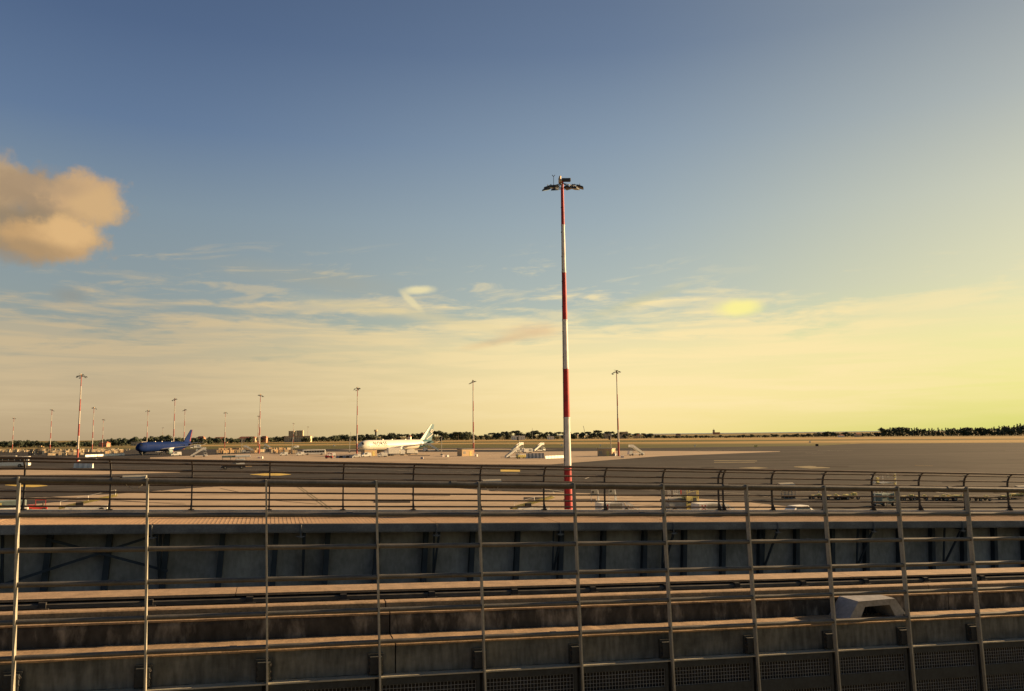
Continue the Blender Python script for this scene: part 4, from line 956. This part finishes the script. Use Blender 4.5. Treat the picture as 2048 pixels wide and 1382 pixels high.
# --- tugs
tug = make_tug(M['vred'])
for k, ((px, by), rz, sc, lab) in enumerate([((74,1024), .5, .85, 'red baggage tug near the left picture edge'), ((658,917), .1, 1.2, 'small red tug left of the white airliner')]):
    q = gp(px, by); place(tug, k > 0, (q.x, q.y, 0), rz, lab, 'tug', 'red baggage tugs', sc)
ld = make_loader(M['vwhite'])
for k, ((px, by), rz, sc, lab) in enumerate([((176,1026), .42, .95, 'white and yellow belt loader behind the walkway fence at left'), ((1065,1026), .42, .8, 'white belt loader just left of the main mast foot')]):
    q = gp(px, by); place(ld, k > 0, (q.x, q.y, 0), rz, lab, 'belt loader', 'belt loaders behind the walkway fence', sc)
q = gp(18,1028); t = thing('tanker_cart', (q.x,q.y,0), .5, 'grey green service cart on a white base at the left edge', 'cart')
b = MB(); b.box(-2.2,2.0,-.8,.8,.9,1.9,bev=.1); b.build('tank', M['tealg'], t); b = MB(); b.box(-2.4,2.3,-.9,.9,.4,.88,bev=.05); b.build('base', M['vwhite'], t); wheels(t, [(-1.6,-.8),(1.6,-.8),(-1.6,.8),(1.6,.8)], .35)
b = MB(); b.box(-1.6,-.9,-.83,-.8,1.2,1.6); b.build('plate', M['vyel'], t)
# --- lift truck at left middle
q = gp(470,938); t = thing('catering_lift_truck', (q.x,q.y,0), .42, 'dark lift truck with pale raised box on the taxiway left of centre', 'lift truck')
b = MB(); b.hexa([(-4.6,-1.1,.5),(3.4,-1.1,.5),(3.4,1.1,.5),(-4.6,1.1,.5),(-3.9,-1.1,1.5),(3.0,-1.1,1.25),(3.0,1.1,1.25),(-3.9,1.1,1.5)]); b.build('chassis', M['dark'], t)
wheels(t, [(-3.2,-1.0),(-3.2,1.0),(2.0,-1.0),(2.0,1.0)], .5)
b = MB()
for y in (-.8,.8): b.bar((-2.2,y,1.2),(2.0,y,2.8),.16,.16); b.bar((2.0,y,1.2),(-2.2,y,2.8),.16,.16)
b.build('scissor_arm', M['vgrey'], t)
b = MB(); b.box(.2,3.0,-1.1,1.1,2.5,3.4,bev=.05); b.box(.2,3.0,-1.1,1.1,1.6,1.95); b.build('lift_box', M['vwhite'], t)
b = MB(); b.box(-4.2,-.2,-1.1,1.1,3.9,4.5,bev=.05); b.build('grey_deck', M['tealg'], t)
b = MB(); b.box(-.1,4.8,-1.15,1.15,3.9,4.6,bev=.05); b.build('white_deck', M['vwhite'], t)
b = MB()
for x in (-4,-1.5,1.0,3.4): b.bar((x,-1.0,2.6),(x,-1.0,3.9),.08,.08); b.bar((x,1.0,2.6),(x,1.0,3.9),.08,.08)
b.box(-4.2,3.4,-1.05,1.05,2.5,2.62); b.build('frame', M['vgrey'], t)
b = MB(); b.hexa([(3.3,-.6,.7),(5.4,-.5,.7),(5.4,.5,.7),(3.3,.6,.7),(3.3,-.6,1.1),(5.4,-.5,.95),(5.4,.5,.95),(3.3,.6,1.1)]); b.build('tow_step', M['hut'], t)

# --- checkered ramps near the main mast
def checker(parent, x0, z0, s, y, n=3):
    b = MB()
    for i in range(n):
        for j in range(n):
            if (i+j) % 2 == 0: b.quad((x0+i*s,y,z0+j*s),(x0+(i+1)*s,y,z0+j*s),(x0+(i+1)*s,y,z0+(j+1)*s),(x0+i*s,y,z0+(j+1)*s))
    return tag(b.build('checker_mark', M['vred'], parent), kind='stuff')
def ramp_unit(px, by, lab, panels=True):
    q = gp(px, by); t = thing('boarding_ramp', (q.x,q.y,0), .40, lab, 'boarding ramp', 'checkered boarding ramps behind the walkway')
    b = MB(); b.hexa([(-2.8,-.9,.35),(3.4,-.9,.15),(3.4,.9,.15),(-2.8,.9,.35),(-2.8,-.9,1.45),(1.0,-.9,1.5),(1.0,.9,1.5),(-2.8,.9,1.45)]); bd = b.build('ramp_body', M['vwhite'], t)
    checker(bd, -2.5, .6, .22, -.905)
    b = MB()
    for k in range(4):
        x = .5+k*.55; b.bar((x,-.92,1.3-k*.28),(x+.75,-.92,.25),.04,.06)
    b.build('ribs', M['hut'], bd)
    wheels(t, [(-2.0,-.9),(-2.0,.9),(.8,-.9),(.8,.9)], .34, .2)
    b = MB(); b.box(-1.6,.2,-.93,-.905,.55,1.3); b.build('side_plate', M['galvl'], bd)
    if panels:
        for x, w in ((-3.0,1.05),(-.4,.95)):
            b = MB(); b.box(x-w/2,x+w/2,.6,.72,2.35,3.05,bev=.03); pn = b.build('sign_panel', M['galvl'], t)
            b = MB(); b.box(x-w/2+.2,x-w/2+.45,.585,.6,2.65,2.9); b.build('pictogram', M['dark'], pn)
            b = MB(); b.bar((x-w/2+.05,.66,1.3),(x-w/2+.05,.66,2.4),.06,.06); b.bar((x+w/2-.05,.66,1.3),(x+w/2-.05,.66,2.4),.06,.06)
            b.hexa([(x+w/2,.6,1.4),(x+w/2+.28,.6,1.4),(x+w/2+.28,.7,1.4),(x+w/2,.7,1.4),(x+w/2-.1,.6,3.0),(x+w/2+.05,.6,3.0),(x+w/2+.05,.7,3.0),(x+w/2-.1,.7,3.0)]); b.build('panel_leg', M['vwhite'], t)
    return t
ramp_unit(1235,1026,'white boarding ramp with red check mark and two sign panels right of the main mast')
ramp_unit(1428,1028,'white boarding ramp with red check mark right of the yellow loader', False)
q = gp(1362,1026); t = thing('yellow_loader', (q.x,q.y,0), .42, 'pale yellow high loader with rail rack between the two boarding ramps', 'loader')
b = MB(); b.box(-2.4,1.0,-.9,.9,.5,1.6,bev=.06); b.build('grey_deck', M['vgrey'], t)
b = MB(); b.box(.2,1.9,-1.0,1.0,.4,2.2,bev=.08); c = b.build('cab', M['vyel'], t)
b = MB(); b.box(.4,1.0,-1.02,-1.0,1.3,1.6); b.box(.4,.9,-1.02,-1.0,.8,1.0); b.box(1.2,1.7,-1.02,-1.0,1.1,1.9); b.build('cab_window', M['glass'], c)
b = MB()
for x in (.4,1.9): b.bar((x,-.9,2.2),(x,-.9,3.05),.07,.07)
b.bar((.4,-.9,2.6),(1.9,-.9,2.85),.05,.05); b.bar((.7,-.9,2.6),(.9,-.9,3.05),.05,.05); b.build('top_rail', M['vyel'], t)
b = MB(); b.box(-2.6,-.4,-.9,-.84,2.0,2.1)
for x in (-2.5,-2.2,-1.6,-1.3,-1.0,-.7): b.bar((x,-.87,2.1),(x,-.87,3.0),.06,.06)
b.box(-1.7,-.6,-.9,-.84,2.5,2.58); b.build('rail_rack', M['vwhite'], t)
b = MB(); b.box(-.62,-.45,-.92,-.82,2.45,3.0); b.build('tail_lamp', M['vred'], t)
b = MB(); b.bar((-2.4,-.8,1.5),(-2.4,-.8,2.1),.08,.08); b.bar((0,-.8,1.5),(0,-.8,2.1),.08,.08); b.box(-2.5,.2,-.95,.95,1.62,1.8); b.build('frame', M['dark'], t)
wheels(t, [(-1.6,-.9),(-1.6,.9),(1.2,-.9),(1.2,.9)], .4, .25)
b = MB(); b.bar((2.05,-1.0,.3),(2.05,-1.0,2.9),.09,.09); b.bar((2.3,-1.0,.3),(2.3,-1.0,.9),.3,.1); b.build('ladder_rail', M['vyel'], t)
# --- tall lift platform at right
q = gp(1768,1012); t = thing('aircraft_lift', (q.x,q.y,0), .42, 'tall lift with grey green body and yellow ladder behind the walkway fence at right', 'lift')
b = MB(); b.box(-1.3,1.1,-.9,.9,.35,1.7,bev=.05); bd = b.build('body', M['tealg'], t)
b = MB(); b.box(-1.1,-.4,-.92,-.9,1.2,1.5); b.box(.0,.9,-.92,-.9,1.0,1.5); b.build('body_window', M['glass'], bd)
for x in (-1.2,-.1,1.0):
    b = MB(); b.bar((x,-.8,1.7),(x,-.8,2.6),.06,.06); b.bar((x,.8,1.7),(x,.8,4.0),.06,.06); b.build('upright', M['vwhite'], t)
b = MB(); b.bar((-1.2,-.8,2.4),(0,-.8,1.8),.05,.05); b.bar((-1.2,-.8,1.8),(0,-.8,2.4),.05,.05); b.box(-1.3,1.1,-.9,.9,3.1,3.2); b.build('platform', M['steel'], t)
b = MB(); b.box(-1.95,-1.5,-.1,.0,3.75,4.3,bev=.02); b.build('sign_panel', M['galvl'], t)
b = MB(); b.box(.75,1.15,-.1,.0,3.75,4.3,bev=.02); b.build('sign_panel', M['galvl'], t)
b = MB(); b.box(-1.1,-.7,-.1,.1,3.0,3.9); b.build('post_head', M['vyel'], t)
for k in range(7):
    b = MB(); b.box(1.2,1.5,-.97,-.8,.35+k*.6,.72+k*.6,bev=.04); b.build('ladder_rung', M['vyel'], t)
b = MB(); b.bar((1.55,-.9,.2),(1.55,-.9,4.5),.07,.07); b.bar((-1.6,0,.3),(-1.6,0,4.2),.07,.07); b.build('ladder_rail', M['vwhite'], t)
wheels(t, [(-.9,-.9),(.8,-.9),(-.9,.9),(.8,.9)], .35)
# --- small wire cage
q = gp(1577,998); t = thing('wire_cage', (q.x,q.y,0), .05, 'small open wire cage on the dark asphalt below a fence lamp', 'cage')
b = MB()
for x in (-.85,-.2,.3,.85):
    for y in (-.6,.6): b.bar((x,y,0),(x,y,1.5),.06,.06)
for z in (.1,.7,1.45): b.bar((-.85,-.6,z),(.85,-.6,z),.06,.06); b.bar((-.85,.6,z),(.85,.6,z),.06,.06)
b.build('cage_frame', M['vgrey'], t); b = MB(); b.box(-.8,.8,-.55,.55,.1,.5); b.build('load', M['dark'], t); b = MB(); b.box(-.9,.9,-.65,.65,1.5,1.58); b.build('top', M['galvl'], t)
# --- row of low dollies at right
dl = thing('low_dolly', (0,0,0))
b = MB(); b.box(-1.0,1.0,-.7,.7,.35,.5); b.bar((1.0,0,.4),(1.7,0,.3),.08,.08); b.build('deck', M['dark'], dl)
b = MB(); b.box(-.95,.1,-.6,.4,.5,.72,bev=.08); b.box(.3,.8,-.5,.2,.5,.95,bev=.08); b.build('load', M['vyel'], dl)
wheels(dl, [(-.8,-.65),(-.8,.65),(.8,-.65),(.8,.65)], .25, .14)
dolls = [(1632,998),(1665,999),(1682,999),(1700,999),(1815,1001),(1842,1000),(1880,1001),(1893,1001),(1922,1001),(1966,1002),(2012,999),(2035,998)]
for k, (px, by) in enumerate(dolls):
    q = gp(px, by); place(dl, k > 0, (q.x,q.y,0), random.uniform(-.3,.3), 'low dark dolly in the row seen through the fence at right', 'dolly', 'dollies in a row at right', random.uniform(.8,1.1))
q = gp(1602,1036); t = thing('white_car', (q.x,q.y,0), .45, 'white car whose roof shows over the walkway edge right of centre', 'car')
b = MB(); b.hexa([(-2.1,-.85,.35),(2.1,-.85,.35),(2.1,.85,.35),(-2.1,.85,.35),(-2.05,-.82,.95),(2.0,-.82,.9),(2.0,.82,.9),(-2.05,.82,.95)]); b.hexa([(-1.9,-.8,.95),(1.3,-.8,.92),(1.3,.8,.92),(-1.9,.8,.95),(-1.3,-.65,1.5),(.6,-.65,1.5),(.6,.65,1.5),(-1.3,.65,1.5)]); bd = b.build('body', M['vwhite'], t)
b = MB(); b.quad((-1.4,-.79,1.02),(.9,-.79,1.0),(.5,-.69,1.42),(-1.2,-.69,1.42)); b.build('side_window', M['glass'], bd); wheels(t, [(-1.3,-.8),(-1.3,.8),(1.3,-.8),(1.3,.8)], .32, .2)
# small light standards leaning, right side
for k, (px, by, lab) in enumerate([(1641,992,'short pale leaning rod by a near railing post'),(2022,992,'short pale leaning rod near the right picture edge')]):
    q = gp(px, by); t = thing('marker_rod', (q.x,q.y,0), 0, lab, 'rod', 'pale leaning rods')
    b = MB(); b.bar((0,0,0),(-.35,0,.9),.12,.12); b.build('rod', M['vwhite'], t); b = MB(); b.box(-.2,.2,-.2,.2,0,.12); b.build('base', M['dark'], t)
# taxiway signs in the grass
for k, (px, by, w, mm, lab) in enumerate([(1512,895,2.2,'vyel','small yellow taxiway sign on the grass strip right of centre'),(1390,894,.8,'vwhite','thin white marker post on the grass strip'),(1634,893,2.0,'tyre','dark taxiway sign at the end of the grass strip'),(1123,892,1.4,'vwhite','white marker just left of the main mast on the grass'),(1620,886,1.6,'vwhite','white marker far out in the straw field'),(668,893,2.0,'vwhite','white taxiway marker left of the white airliner'),(1201,893,1.0,'vwhite','white marker left of the right hut')]):
    q = gp(px, by); t = thing('taxiway_sign', (q.x,q.y,0), 0, lab, 'sign'); b = MB(); b.box(-w/2,w/2,-.15,.15,.3,1.7,bev=.03); b.build('board', M[mm], t); b = MB(); b.box(-w*.4,-w*.3,-.1,.1,0,.3); b.box(w*.3,w*.4,-.1,.1,0,.3); b.build('legs', M['dark'], t)['kind'] = 'stuff'

# ------------------------------------------------------------------ trees
def crown_mesh(kind, seed):
    rnd = random.Random(seed); b = MB(); lobes = []
    if kind == 'broad':
        for _ in range(11): lobes.append((rnd.uniform(-4.6,4.6), rnd.uniform(-3.8,3.8), rnd.uniform(2.4,9.8), rnd.uniform(2.5,3.7), .85))
    elif kind == 'pine':
        for _ in range(9): lobes.append((rnd.uniform(-4.2,4.2), rnd.uniform(-3.8,3.8), rnd.uniform(10.0,12.2), rnd.uniform(2.0,3.0), .5))
    elif kind == 'conifer':
        for k in range(7):
            z = 3+k*2.0; r = 2.9*(1-k/8.5); lobes.append((rnd.uniform(-.6,.6), rnd.uniform(-.5,.5), z, r, .8))
            lobes.append((rnd.uniform(-1,1)*r, rnd.uniform(-1,1)*r, z-.6, r*.6, .8))
    else:
        for _ in range(8): lobes.append((rnd.uniform(-4.5,4.5), rnd.uniform(-2,2), rnd.uniform(.8,2.6), rnd.uniform(1.4,2.4), .8))
    for (x, y, z, r, sq) in lobes:
        n = int(46*(r/2.5)**1.3)
        for _ in range(n):
            d = Vector((rnd.gauss(0,1), rnd.gauss(0,1), rnd.gauss(0,1))).normalized()
            c = Vector((x,y,z)) + Vector((d.x*r, d.y*r, d.z*r*sq))*rnd.uniform(.62,1.08)
            a = (d + Vector((rnd.uniform(-.8,.8), rnd.uniform(-.8,.8), rnd.uniform(-.3,.9)))).normalized()
            u = a.orthogonal().normalized(); w = a.cross(u); sz = rnd.uniform(.4,1.05)
            th = rnd.uniform(0,2*PI); u2 = u*math.cos(th)+w*math.sin(th); w2 = a.cross(u2)
            b.quad(c-u2*sz, c+w2*sz*.7, c+u2*sz, c-w2*sz*.7)
        # dark inner mass so the crown is not see-through
        i = len(b.v); rr = r*.85
        for (p1, p2, p3) in ((0,0,1),(1,0,0),(0,1,0),(-1,0,0),(0,-1,0),(0,0,-1)): b.v.append((x+p1*rr, y+p2*rr, z+p3*rr*sq))
        for f in ((0,1,2),(0,2,3),(0,3,4),(0,4,1),(5,2,1),(5,3,2),(5,4,3),(5,1,4)): b.f.append(tuple(i+q for q in f)); b.mi.append(0)
    return b
protos = []
for i, (kind, sd, mi) in enumerate([('broad',1,0),('broad',2,1),('broad',3,2),('broad',4,3),('pine',5,0),('pine',6,3),('conifer',7,3),('conifer',8,0),('broad',9,0),('conifer',11,1)]):
    cm = crown_mesh(kind, sd).mesh('crown', M['leaf'][mi])
    tb = MB(); top = {'broad': 6.5, 'pine': 11.0, 'conifer': 13.0}[kind]
    tb.tube([(0,0,0),(.15,0,top*.5),(0,.1,top)], [.38,.28,.12], 7)
    if kind != 'conifer':
        for k in range(4):
            t0 = k*1.6+sd; tb.tube([(0,0,top*.62),(1.6*math.cos(t0),1.6*math.sin(t0),top*.95)], [.16,.07], 5)
    protos.append((kind, cm, tb.mesh('trunk', M['bark'])))
def tree(px, py, Y, kind, hs, lab, grp, ws=1.0):
    r = ray(px, 891); x = r.x/r.y*Y
    c = random.choice([q for q in protos if q[0] == kind])
    t = thing({'broad': 'broadleaf_tree', 'pine': 'umbrella_pine', 'conifer': 'conifer_tree'}[kind], (x, Y, 0), random.uniform(0,6.28), lab, 'tree', grp)
    t.scale = (ws, ws, hs)
    for nm, me in (('crown', c[1]), ('trunk', c[2])):
        o = bpy.data.objects.new(nm, me); COL.objects.link(o); o.parent = t
def hpx(px): return 870.5 - (px-1024)*.0118
LM = [(-300,'well left of the picture edge'),(0,'at the left picture edge'),(66,'behind the dark steel racks'),(100,'by the second mast from the left'),(157,'behind the tall left mast'),(210,'by the low salmon house'),
    (262,'by the long pale shed'),(300,'above the blue airliner nose'),(340,'above the blue fuselage'),(372,'behind the blue tail fin'),(401,'by the terracotta roofed house'),(440,'by the salmon terrace'),(495,'by the cream terrace'),
    (528,'by the small salmon house'),(560,'left of the apartment blocks'),(596,'below the apartment blocks'),(640,'right of the apartment blocks'),(680,'midway between apartments and white airliner'),(715,'behind the white airliner nose mast'),
    (751,'by the water tower'),(790,'above the white fuselage'),(825,'left of the white tail fin'),(858,'behind the white tail fin'),(890,'right of the white tail fin'),(946,'behind the mast right of the white airliner'),
    (985,'left of the white hangar shed'),(1036,'above the double airstairs'),(1080,'above the striped barriers'),(1127,'behind the main mast'),(1163,'by the leaning crane'),(1200,'by the flat roofed houses'),(1237,'behind the right floodlight mast'),
    (1280,'above the lone airstairs'),(1320,'right of the lone airstairs'),(1357,'by the lone pale house'),(1395,'left of the ship'),(1432,'below the ship'),(1475,'right of the ship'),(1512,'above the yellow taxiway sign'),(1560,'midway between ship and pine wood'),
    (1634,'above the dark taxiway sign'),(1683,'by the small white house'),(1717,'by the pale house near the wood'),(1750,'just left of the pine wood'),(1785,'at the left end of the pine wood'),(1840,'in the left third of the pine wood'),
    (1910,'in the middle of the pine wood'),(1975,'in the right third of the pine wood'),(2035,'in the pine wood at the right edge'),(2110,'beyond the right picture edge')]
def near_mark(px): return min(LM, key=lambda q: abs(q[0]-px))[1]
def treeline(x0, x1, topf, basef, step, kinds, lab, grp):
    x = x0
    while x < x1:
        xx = x + random.uniform(-.3,.3)*step
        base = basef(xx) - random.uniform(0,1.2); Y = 10.2*F/(base-hpx(xx))
        top = topf(xx) + random.uniform(-.8,3.2)
        H = 10.2 + (hpx(xx)-top)*Y/F
        k = random.choice(kinds); nat = {'broad': 13.0, 'pine': 13.5, 'conifer': 17.5}[k]
        tall = 'tall' if H > 17.5 else 'low' if H < 12.5 else 'mid height'
        kd = {'broad': 'round crowned tree', 'pine': 'umbrella pine', 'conifer': 'pointed conifer'}[k]
        tree(xx, 0, Y, k, max(.3, H/nat), tall + ' ' + kd + ' ' + near_mark(xx), grp, max(.6, H/nat)*random.uniform(1.0,1.35))
        x += step*random.uniform(.7,1.35)
def lerp(pts):
    def f(x):
        for (a, c), (d, e) in zip(pts, pts[1:]):
            if a <= x <= d: return c+(e-c)*(x-a)/(d-a)
        return pts[0][1] if x < pts[0][0] else pts[-1][1]
    return f
treeline(-150, 160, lerp([(-150,882),(0,880),(40,877),(80,880),(160,879)]), lerp([(-150,898),(0,896),(160,894.5)]), 9, ['broad'], 'dark tree in the tree line behind the far left stands', 'trees behind the far left stands')
treeline(160, 480, lerp([(160,879),(240,875),(300,871),(325,867),(370,874),(480,873)]), lerp([(160,894.5),(300,890),(480,887)]), 8, ['broad'], 'dark tree in the tree line behind the blue airliner', 'trees behind the blue airliner')
treeline(480, 700, lerp([(480,873),(560,869),(600,874),(640,871),(690,866),(700,867)]), lerp([(480,886),(700,883.5)]), 8, ['broad'], 'dark tree in the tree line below the pale apartment blocks', 'trees below the apartment blocks')
treeline(700, 975, lerp([(700,868),(760,866),(790,864),(820,866),(860,862),(900,860),(940,862),(950,870),(975,868)]), lerp([(700,883.5),(975,880)]), 7.5, ['broad','broad','broad','pine'], 'dark tree in the dense row behind the white airliner', 'trees behind the white airliner')
treeline(975, 1320, lerp([(975,866),(1000,863),(1030,860),(1080,861),(1120,864),(1180,860),(1220,861),(1260,865),(1320,867)]), lerp([(975,880),(1320,877)]), 8, ['broad','pine'], 'dark tree in the looser row either side of the main mast', 'trees either side of the main mast')
treeline(1320, 1640, lerp([(1320,869.5),(1450,869),(1560,867),(1640,864)]), lerp([(1320,876.5),(1640,874)]), 9, ['broad'], 'low distant tree on the flat horizon right of the main mast', 'low trees on the flat horizon')
treeline(1640, 1772, lerp([(1640,862),(1665,860),(1700,864),(1772,863)]), lerp([(1640,874),(1772,873)]), 8, ['broad'], 'tree in the low clump left of the pine wood', 'trees left of the pine wood')
treeline(1772, 2160, lerp([(1772,853),(1800,851),(1850,854),(1900,852),(1960,853),(2000,850),(2048,844),(2160,840)]), lerp([(1772,872.8),(2160,870)]), 5.8, ['conifer','conifer','broad'], 'dark tree of the dense pine wood at right', 'trees of the pine wood at right')
# undergrowth along the foot of the tree lines
b = MB(); rnd = random.Random(12)
for k in range(12000):
    px = rnd.uniform(-200, 2200); base = lerp([(-200,896.5),(0,894.5),(160,893),(480,885.5),(700,882.5),(975,879.2),(1320,876),(1640,873.2),(2200,869.8)])(px) - rnd.uniform(-.3,1.6)
    Y = 10.2*F/(base-hpx(px)); r = ray(px, 891); x = r.x/r.y*Y
    hh = 3.0 if 1320 < px < 1640 else 9.5 if px > 1775 else 6.5
    c = Vector((x, Y, rnd.uniform(0,1)**1.2*hh)); a = Vector((rnd.uniform(-1,1), rnd.uniform(-1,1), rnd.uniform(-.2,1))).normalized(); u = a.orthogonal().normalized(); w = a.cross(u); sz = rnd.uniform(1.0,2.2)
    b.quad(c-u*sz, c+w*sz*.7, c+u*sz, c-w*sz*.7, m=rnd.randrange(3))
tag(b.build('undergrowth', M['leaf'][:3]), 'dark undergrowth along the foot of the far tree line', 'undergrowth', kind='stuff')

# ------------------------------------------------------------------ far houses
def house(px0, px1, top, base, wallm, roofm, lab, name='house', flat=False, floors=2, grp=None, Y=None):
    pc = (px0+px1)/2; Y = Y or 10.2*F/(base-hpx(pc)); k = F/Y
    w = (px1-px0)/k; H = 10.2 + (hpx(pc)-top)/k; r = ray(pc, 891); x = r.x/r.y*Y; d = min(14, max(8, w*.6))
    t = thing(name, (x, Y, 0), random.uniform(-.25,.1), lab, 'building' if flat else 'house', grp)
    wh = H if flat else H*.72
    b = MB(); b.box(-w/2,w/2,-d/2,d/2,0,wh); wl = b.build('wall', wallm, t)
    b = MB()
    if flat: b.box(-w/2-.3,w/2+.3,-d/2-.3,d/2+.3,wh,wh+.6)
    else:
        e = .6; b.v += [(-w/2-e,-d/2-e,wh),(w/2+e,-d/2-e,wh),(w/2+e,d/2+e,wh),(-w/2-e,d/2+e,wh),(-w/2+d*.3,0,H),(w/2-d*.3,0,H)]; b.f += [(0,1,5,4),(1,2,5),(2,3,4,5),(3,0,4),(3,2,1,0)]; b.mi += [0]*5
    b.build('roof', roofm, t)
    n = max(2, int(w/4.5)); fl = max(1, int(wh/3.3))
    for f in range(fl):
        for i in range(n):
            cx = -w/2 + w*(i+.5)/n; z = 1.2+f*3.2
            if z+1.4 > wh: continue
            b = MB(); b.box(cx-.7,cx+.7,-d/2-.06,-d/2+.02,z,z+1.4); b.build('window', M['glass'], t)
    return t
house(578,590,862.5,883,M['wallc'],M['wallc'],'left block of the pale apartment buildings above the trees','apartment_building',True)
house(593,606,861.5,882.8,M['wallc'],M['wallc'],'right block of the pale apartment buildings above the trees','apartment_building',True)
house(570,622,872.5,884.2,M['wallc'],M['roof'],'long low pale building at the foot of the apartment blocks','apartment_building',True)
house(478,512,873,885,M['wallc'],M['roof'],'cream terrace left of the overlapping masts')
house(428,453,874,886,M['walls'],M['roof'],'salmon coloured terrace right of the blue airliner')
house(394,409,872.5,886.5,M['walls'],M['roof'],'salmon house with a terracotta roof just right of the blue fin')
house(522,534,872,885,M['walls'],M['roof'],'small salmon house just right of the overlapping masts')
house(141,155,883.5,893,M['wallc'],M['galvl'],'pale flat shed left of the tall left mast','shed',True)
house(200,218,883,893.5,M['walls'],M['roof'],'low salmon house right of the tall left mast')
house(265,290,884,891,M['wallc'],M['galvl'],'long pale shed behind the blue airliner nose','shed',True)
house(1023,1050,871.5,879.5,M['vwhite'],M['galvl'],'white hangar shed behind the airstairs','shed',True)
house(1095,1108,872.5,879,M['vwhite'],M['galvl'],'small white shed left of the main mast','shed',True)
house(1146,1156,868,877,M['wallc'],M['roof'],'cream cottage right of the main mast')
house(1158,1170,867,877,M['wallc'],M['roof'],'second cream cottage left of the leaning crane')
house(1240,1256,864,877,M['wallc'],M['wallc'],'pale flat roofed house behind the right floodlight mast','house',True)
house(1206,1222,865,877,M['wallc'],M['galvl'],'cream house behind the right hut')
house(1268,1280,868,876.5,M['wallc'],M['roof'],'low cream house right of the right floodlight mast')
house(1352,1362,867,876,M['wallc'],M['roof'],'lone pale house on the flat horizon')
house(1678,1688,869,873.8,M['vwhite'],M['roof'],'small white house left of the pine wood')
house(1712,1722,866,873.5,M['wallc'],M['roof'],'pale house just left of the pine wood')
house(840,848,865,881,M['walls'],M['roof'],'salmon house showing beside the white airliner fin')
house(817,822,870,882,M['vwhite'],M['roof'],'tiny white house above the white fuselage')
# water tower
q = at(751.5, 880, 1900); t = thing('water_tower', (q.x,q.y,0), 0, 'small water tower poking over the trees left of the white fin', 'water tower')
b = MB(); b.tube([(0,0,0),(0,0,22)], 2.2, 12); b.build('shaft', M['conc'], t); b = MB(); b.tube([(0,0,22),(0,0,23.5),(0,0,27)], [2.2,4.2,4.2], 14); b.build('tank', M['wallc'], t)
# crane
q = at(1172, 880, 1900); t = thing('crane', (q.x,q.y,0), 0, 'thin leaning crane jib over the trees right of the main mast', 'crane')
b = MB(); b.bar((0,0,2),(-5.5,0,30),.8,.8); b.build('jib', M['vgrey'], t); b = MB(); b.box(-3,3,-2,2,0,3); b.build('base', M['vyel'], t)
# ship on the horizon
q = at(1432, 867, 5200); t = thing('ship', (q.x, q.y, 0), 0, 'hazy pinkish ship on the sea horizon right of centre', 'ship')
b = MB(); b.hexa([(-18,-5,0),(22,-5,0),(22,5,0),(-18,5,0),(-22,-5,14),(26,-5,14),(26,5,14),(-22,5,14)]); b.build('hull', M['walls'], t)
b = MB(); b.box(-20,-8,-4,4,14,30); b.bar((-14,0,30),(-14,0,38),1.5,1.5); b.build('bridge', M['wallc'], t)
# lean antenna masts at the horizon
for k, (px, top, lab) in enumerate([(1065,856,'thin antenna over the trees left of the main mast'),(1253,861,'thin antenna right of the right floodlight mast'),(701,864,'thin antenna left of the airliner mast')]):
    Y = 1700; r = ray(px, 880); x = r.x/r.y*Y; H = 10.2+(hpx(px)-top)*Y/F
    t = thing('antenna', (x,Y,0), 0, lab, 'antenna'); b = MB(); b.tube([(0,0,0),(0,0,H)], [.5,.2], 6); b.build('pole', M['vgrey'], t); b = MB(); b.bar((-1.5,0,H*.9),(1.5,0,H*.9),.25,.25); b.build('crossbar', M['vgrey'], t)

# ------------------------------------------------------------------ tell look-alikes apart by their order from the left
NUM = 'first second third fourth fifth sixth seventh eighth ninth tenth eleventh twelfth thirteenth fourteenth fifteenth sixteenth seventeenth eighteenth nineteenth twentieth'.split()
by = {}
for o in COL.objects:
    if o.parent is None and 'label' in o: by.setdefault(o['label'], []).append(o)
for lab, os_ in by.items():
    if 1 < len(os_) <= 20 and len(lab.split()) <= 12:
        for n, o in enumerate(sorted(os_, key=lambda q: q.location.x/max(1, q.location.y))): o['label'] = lab + ', ' + NUM[n] + ' from left'
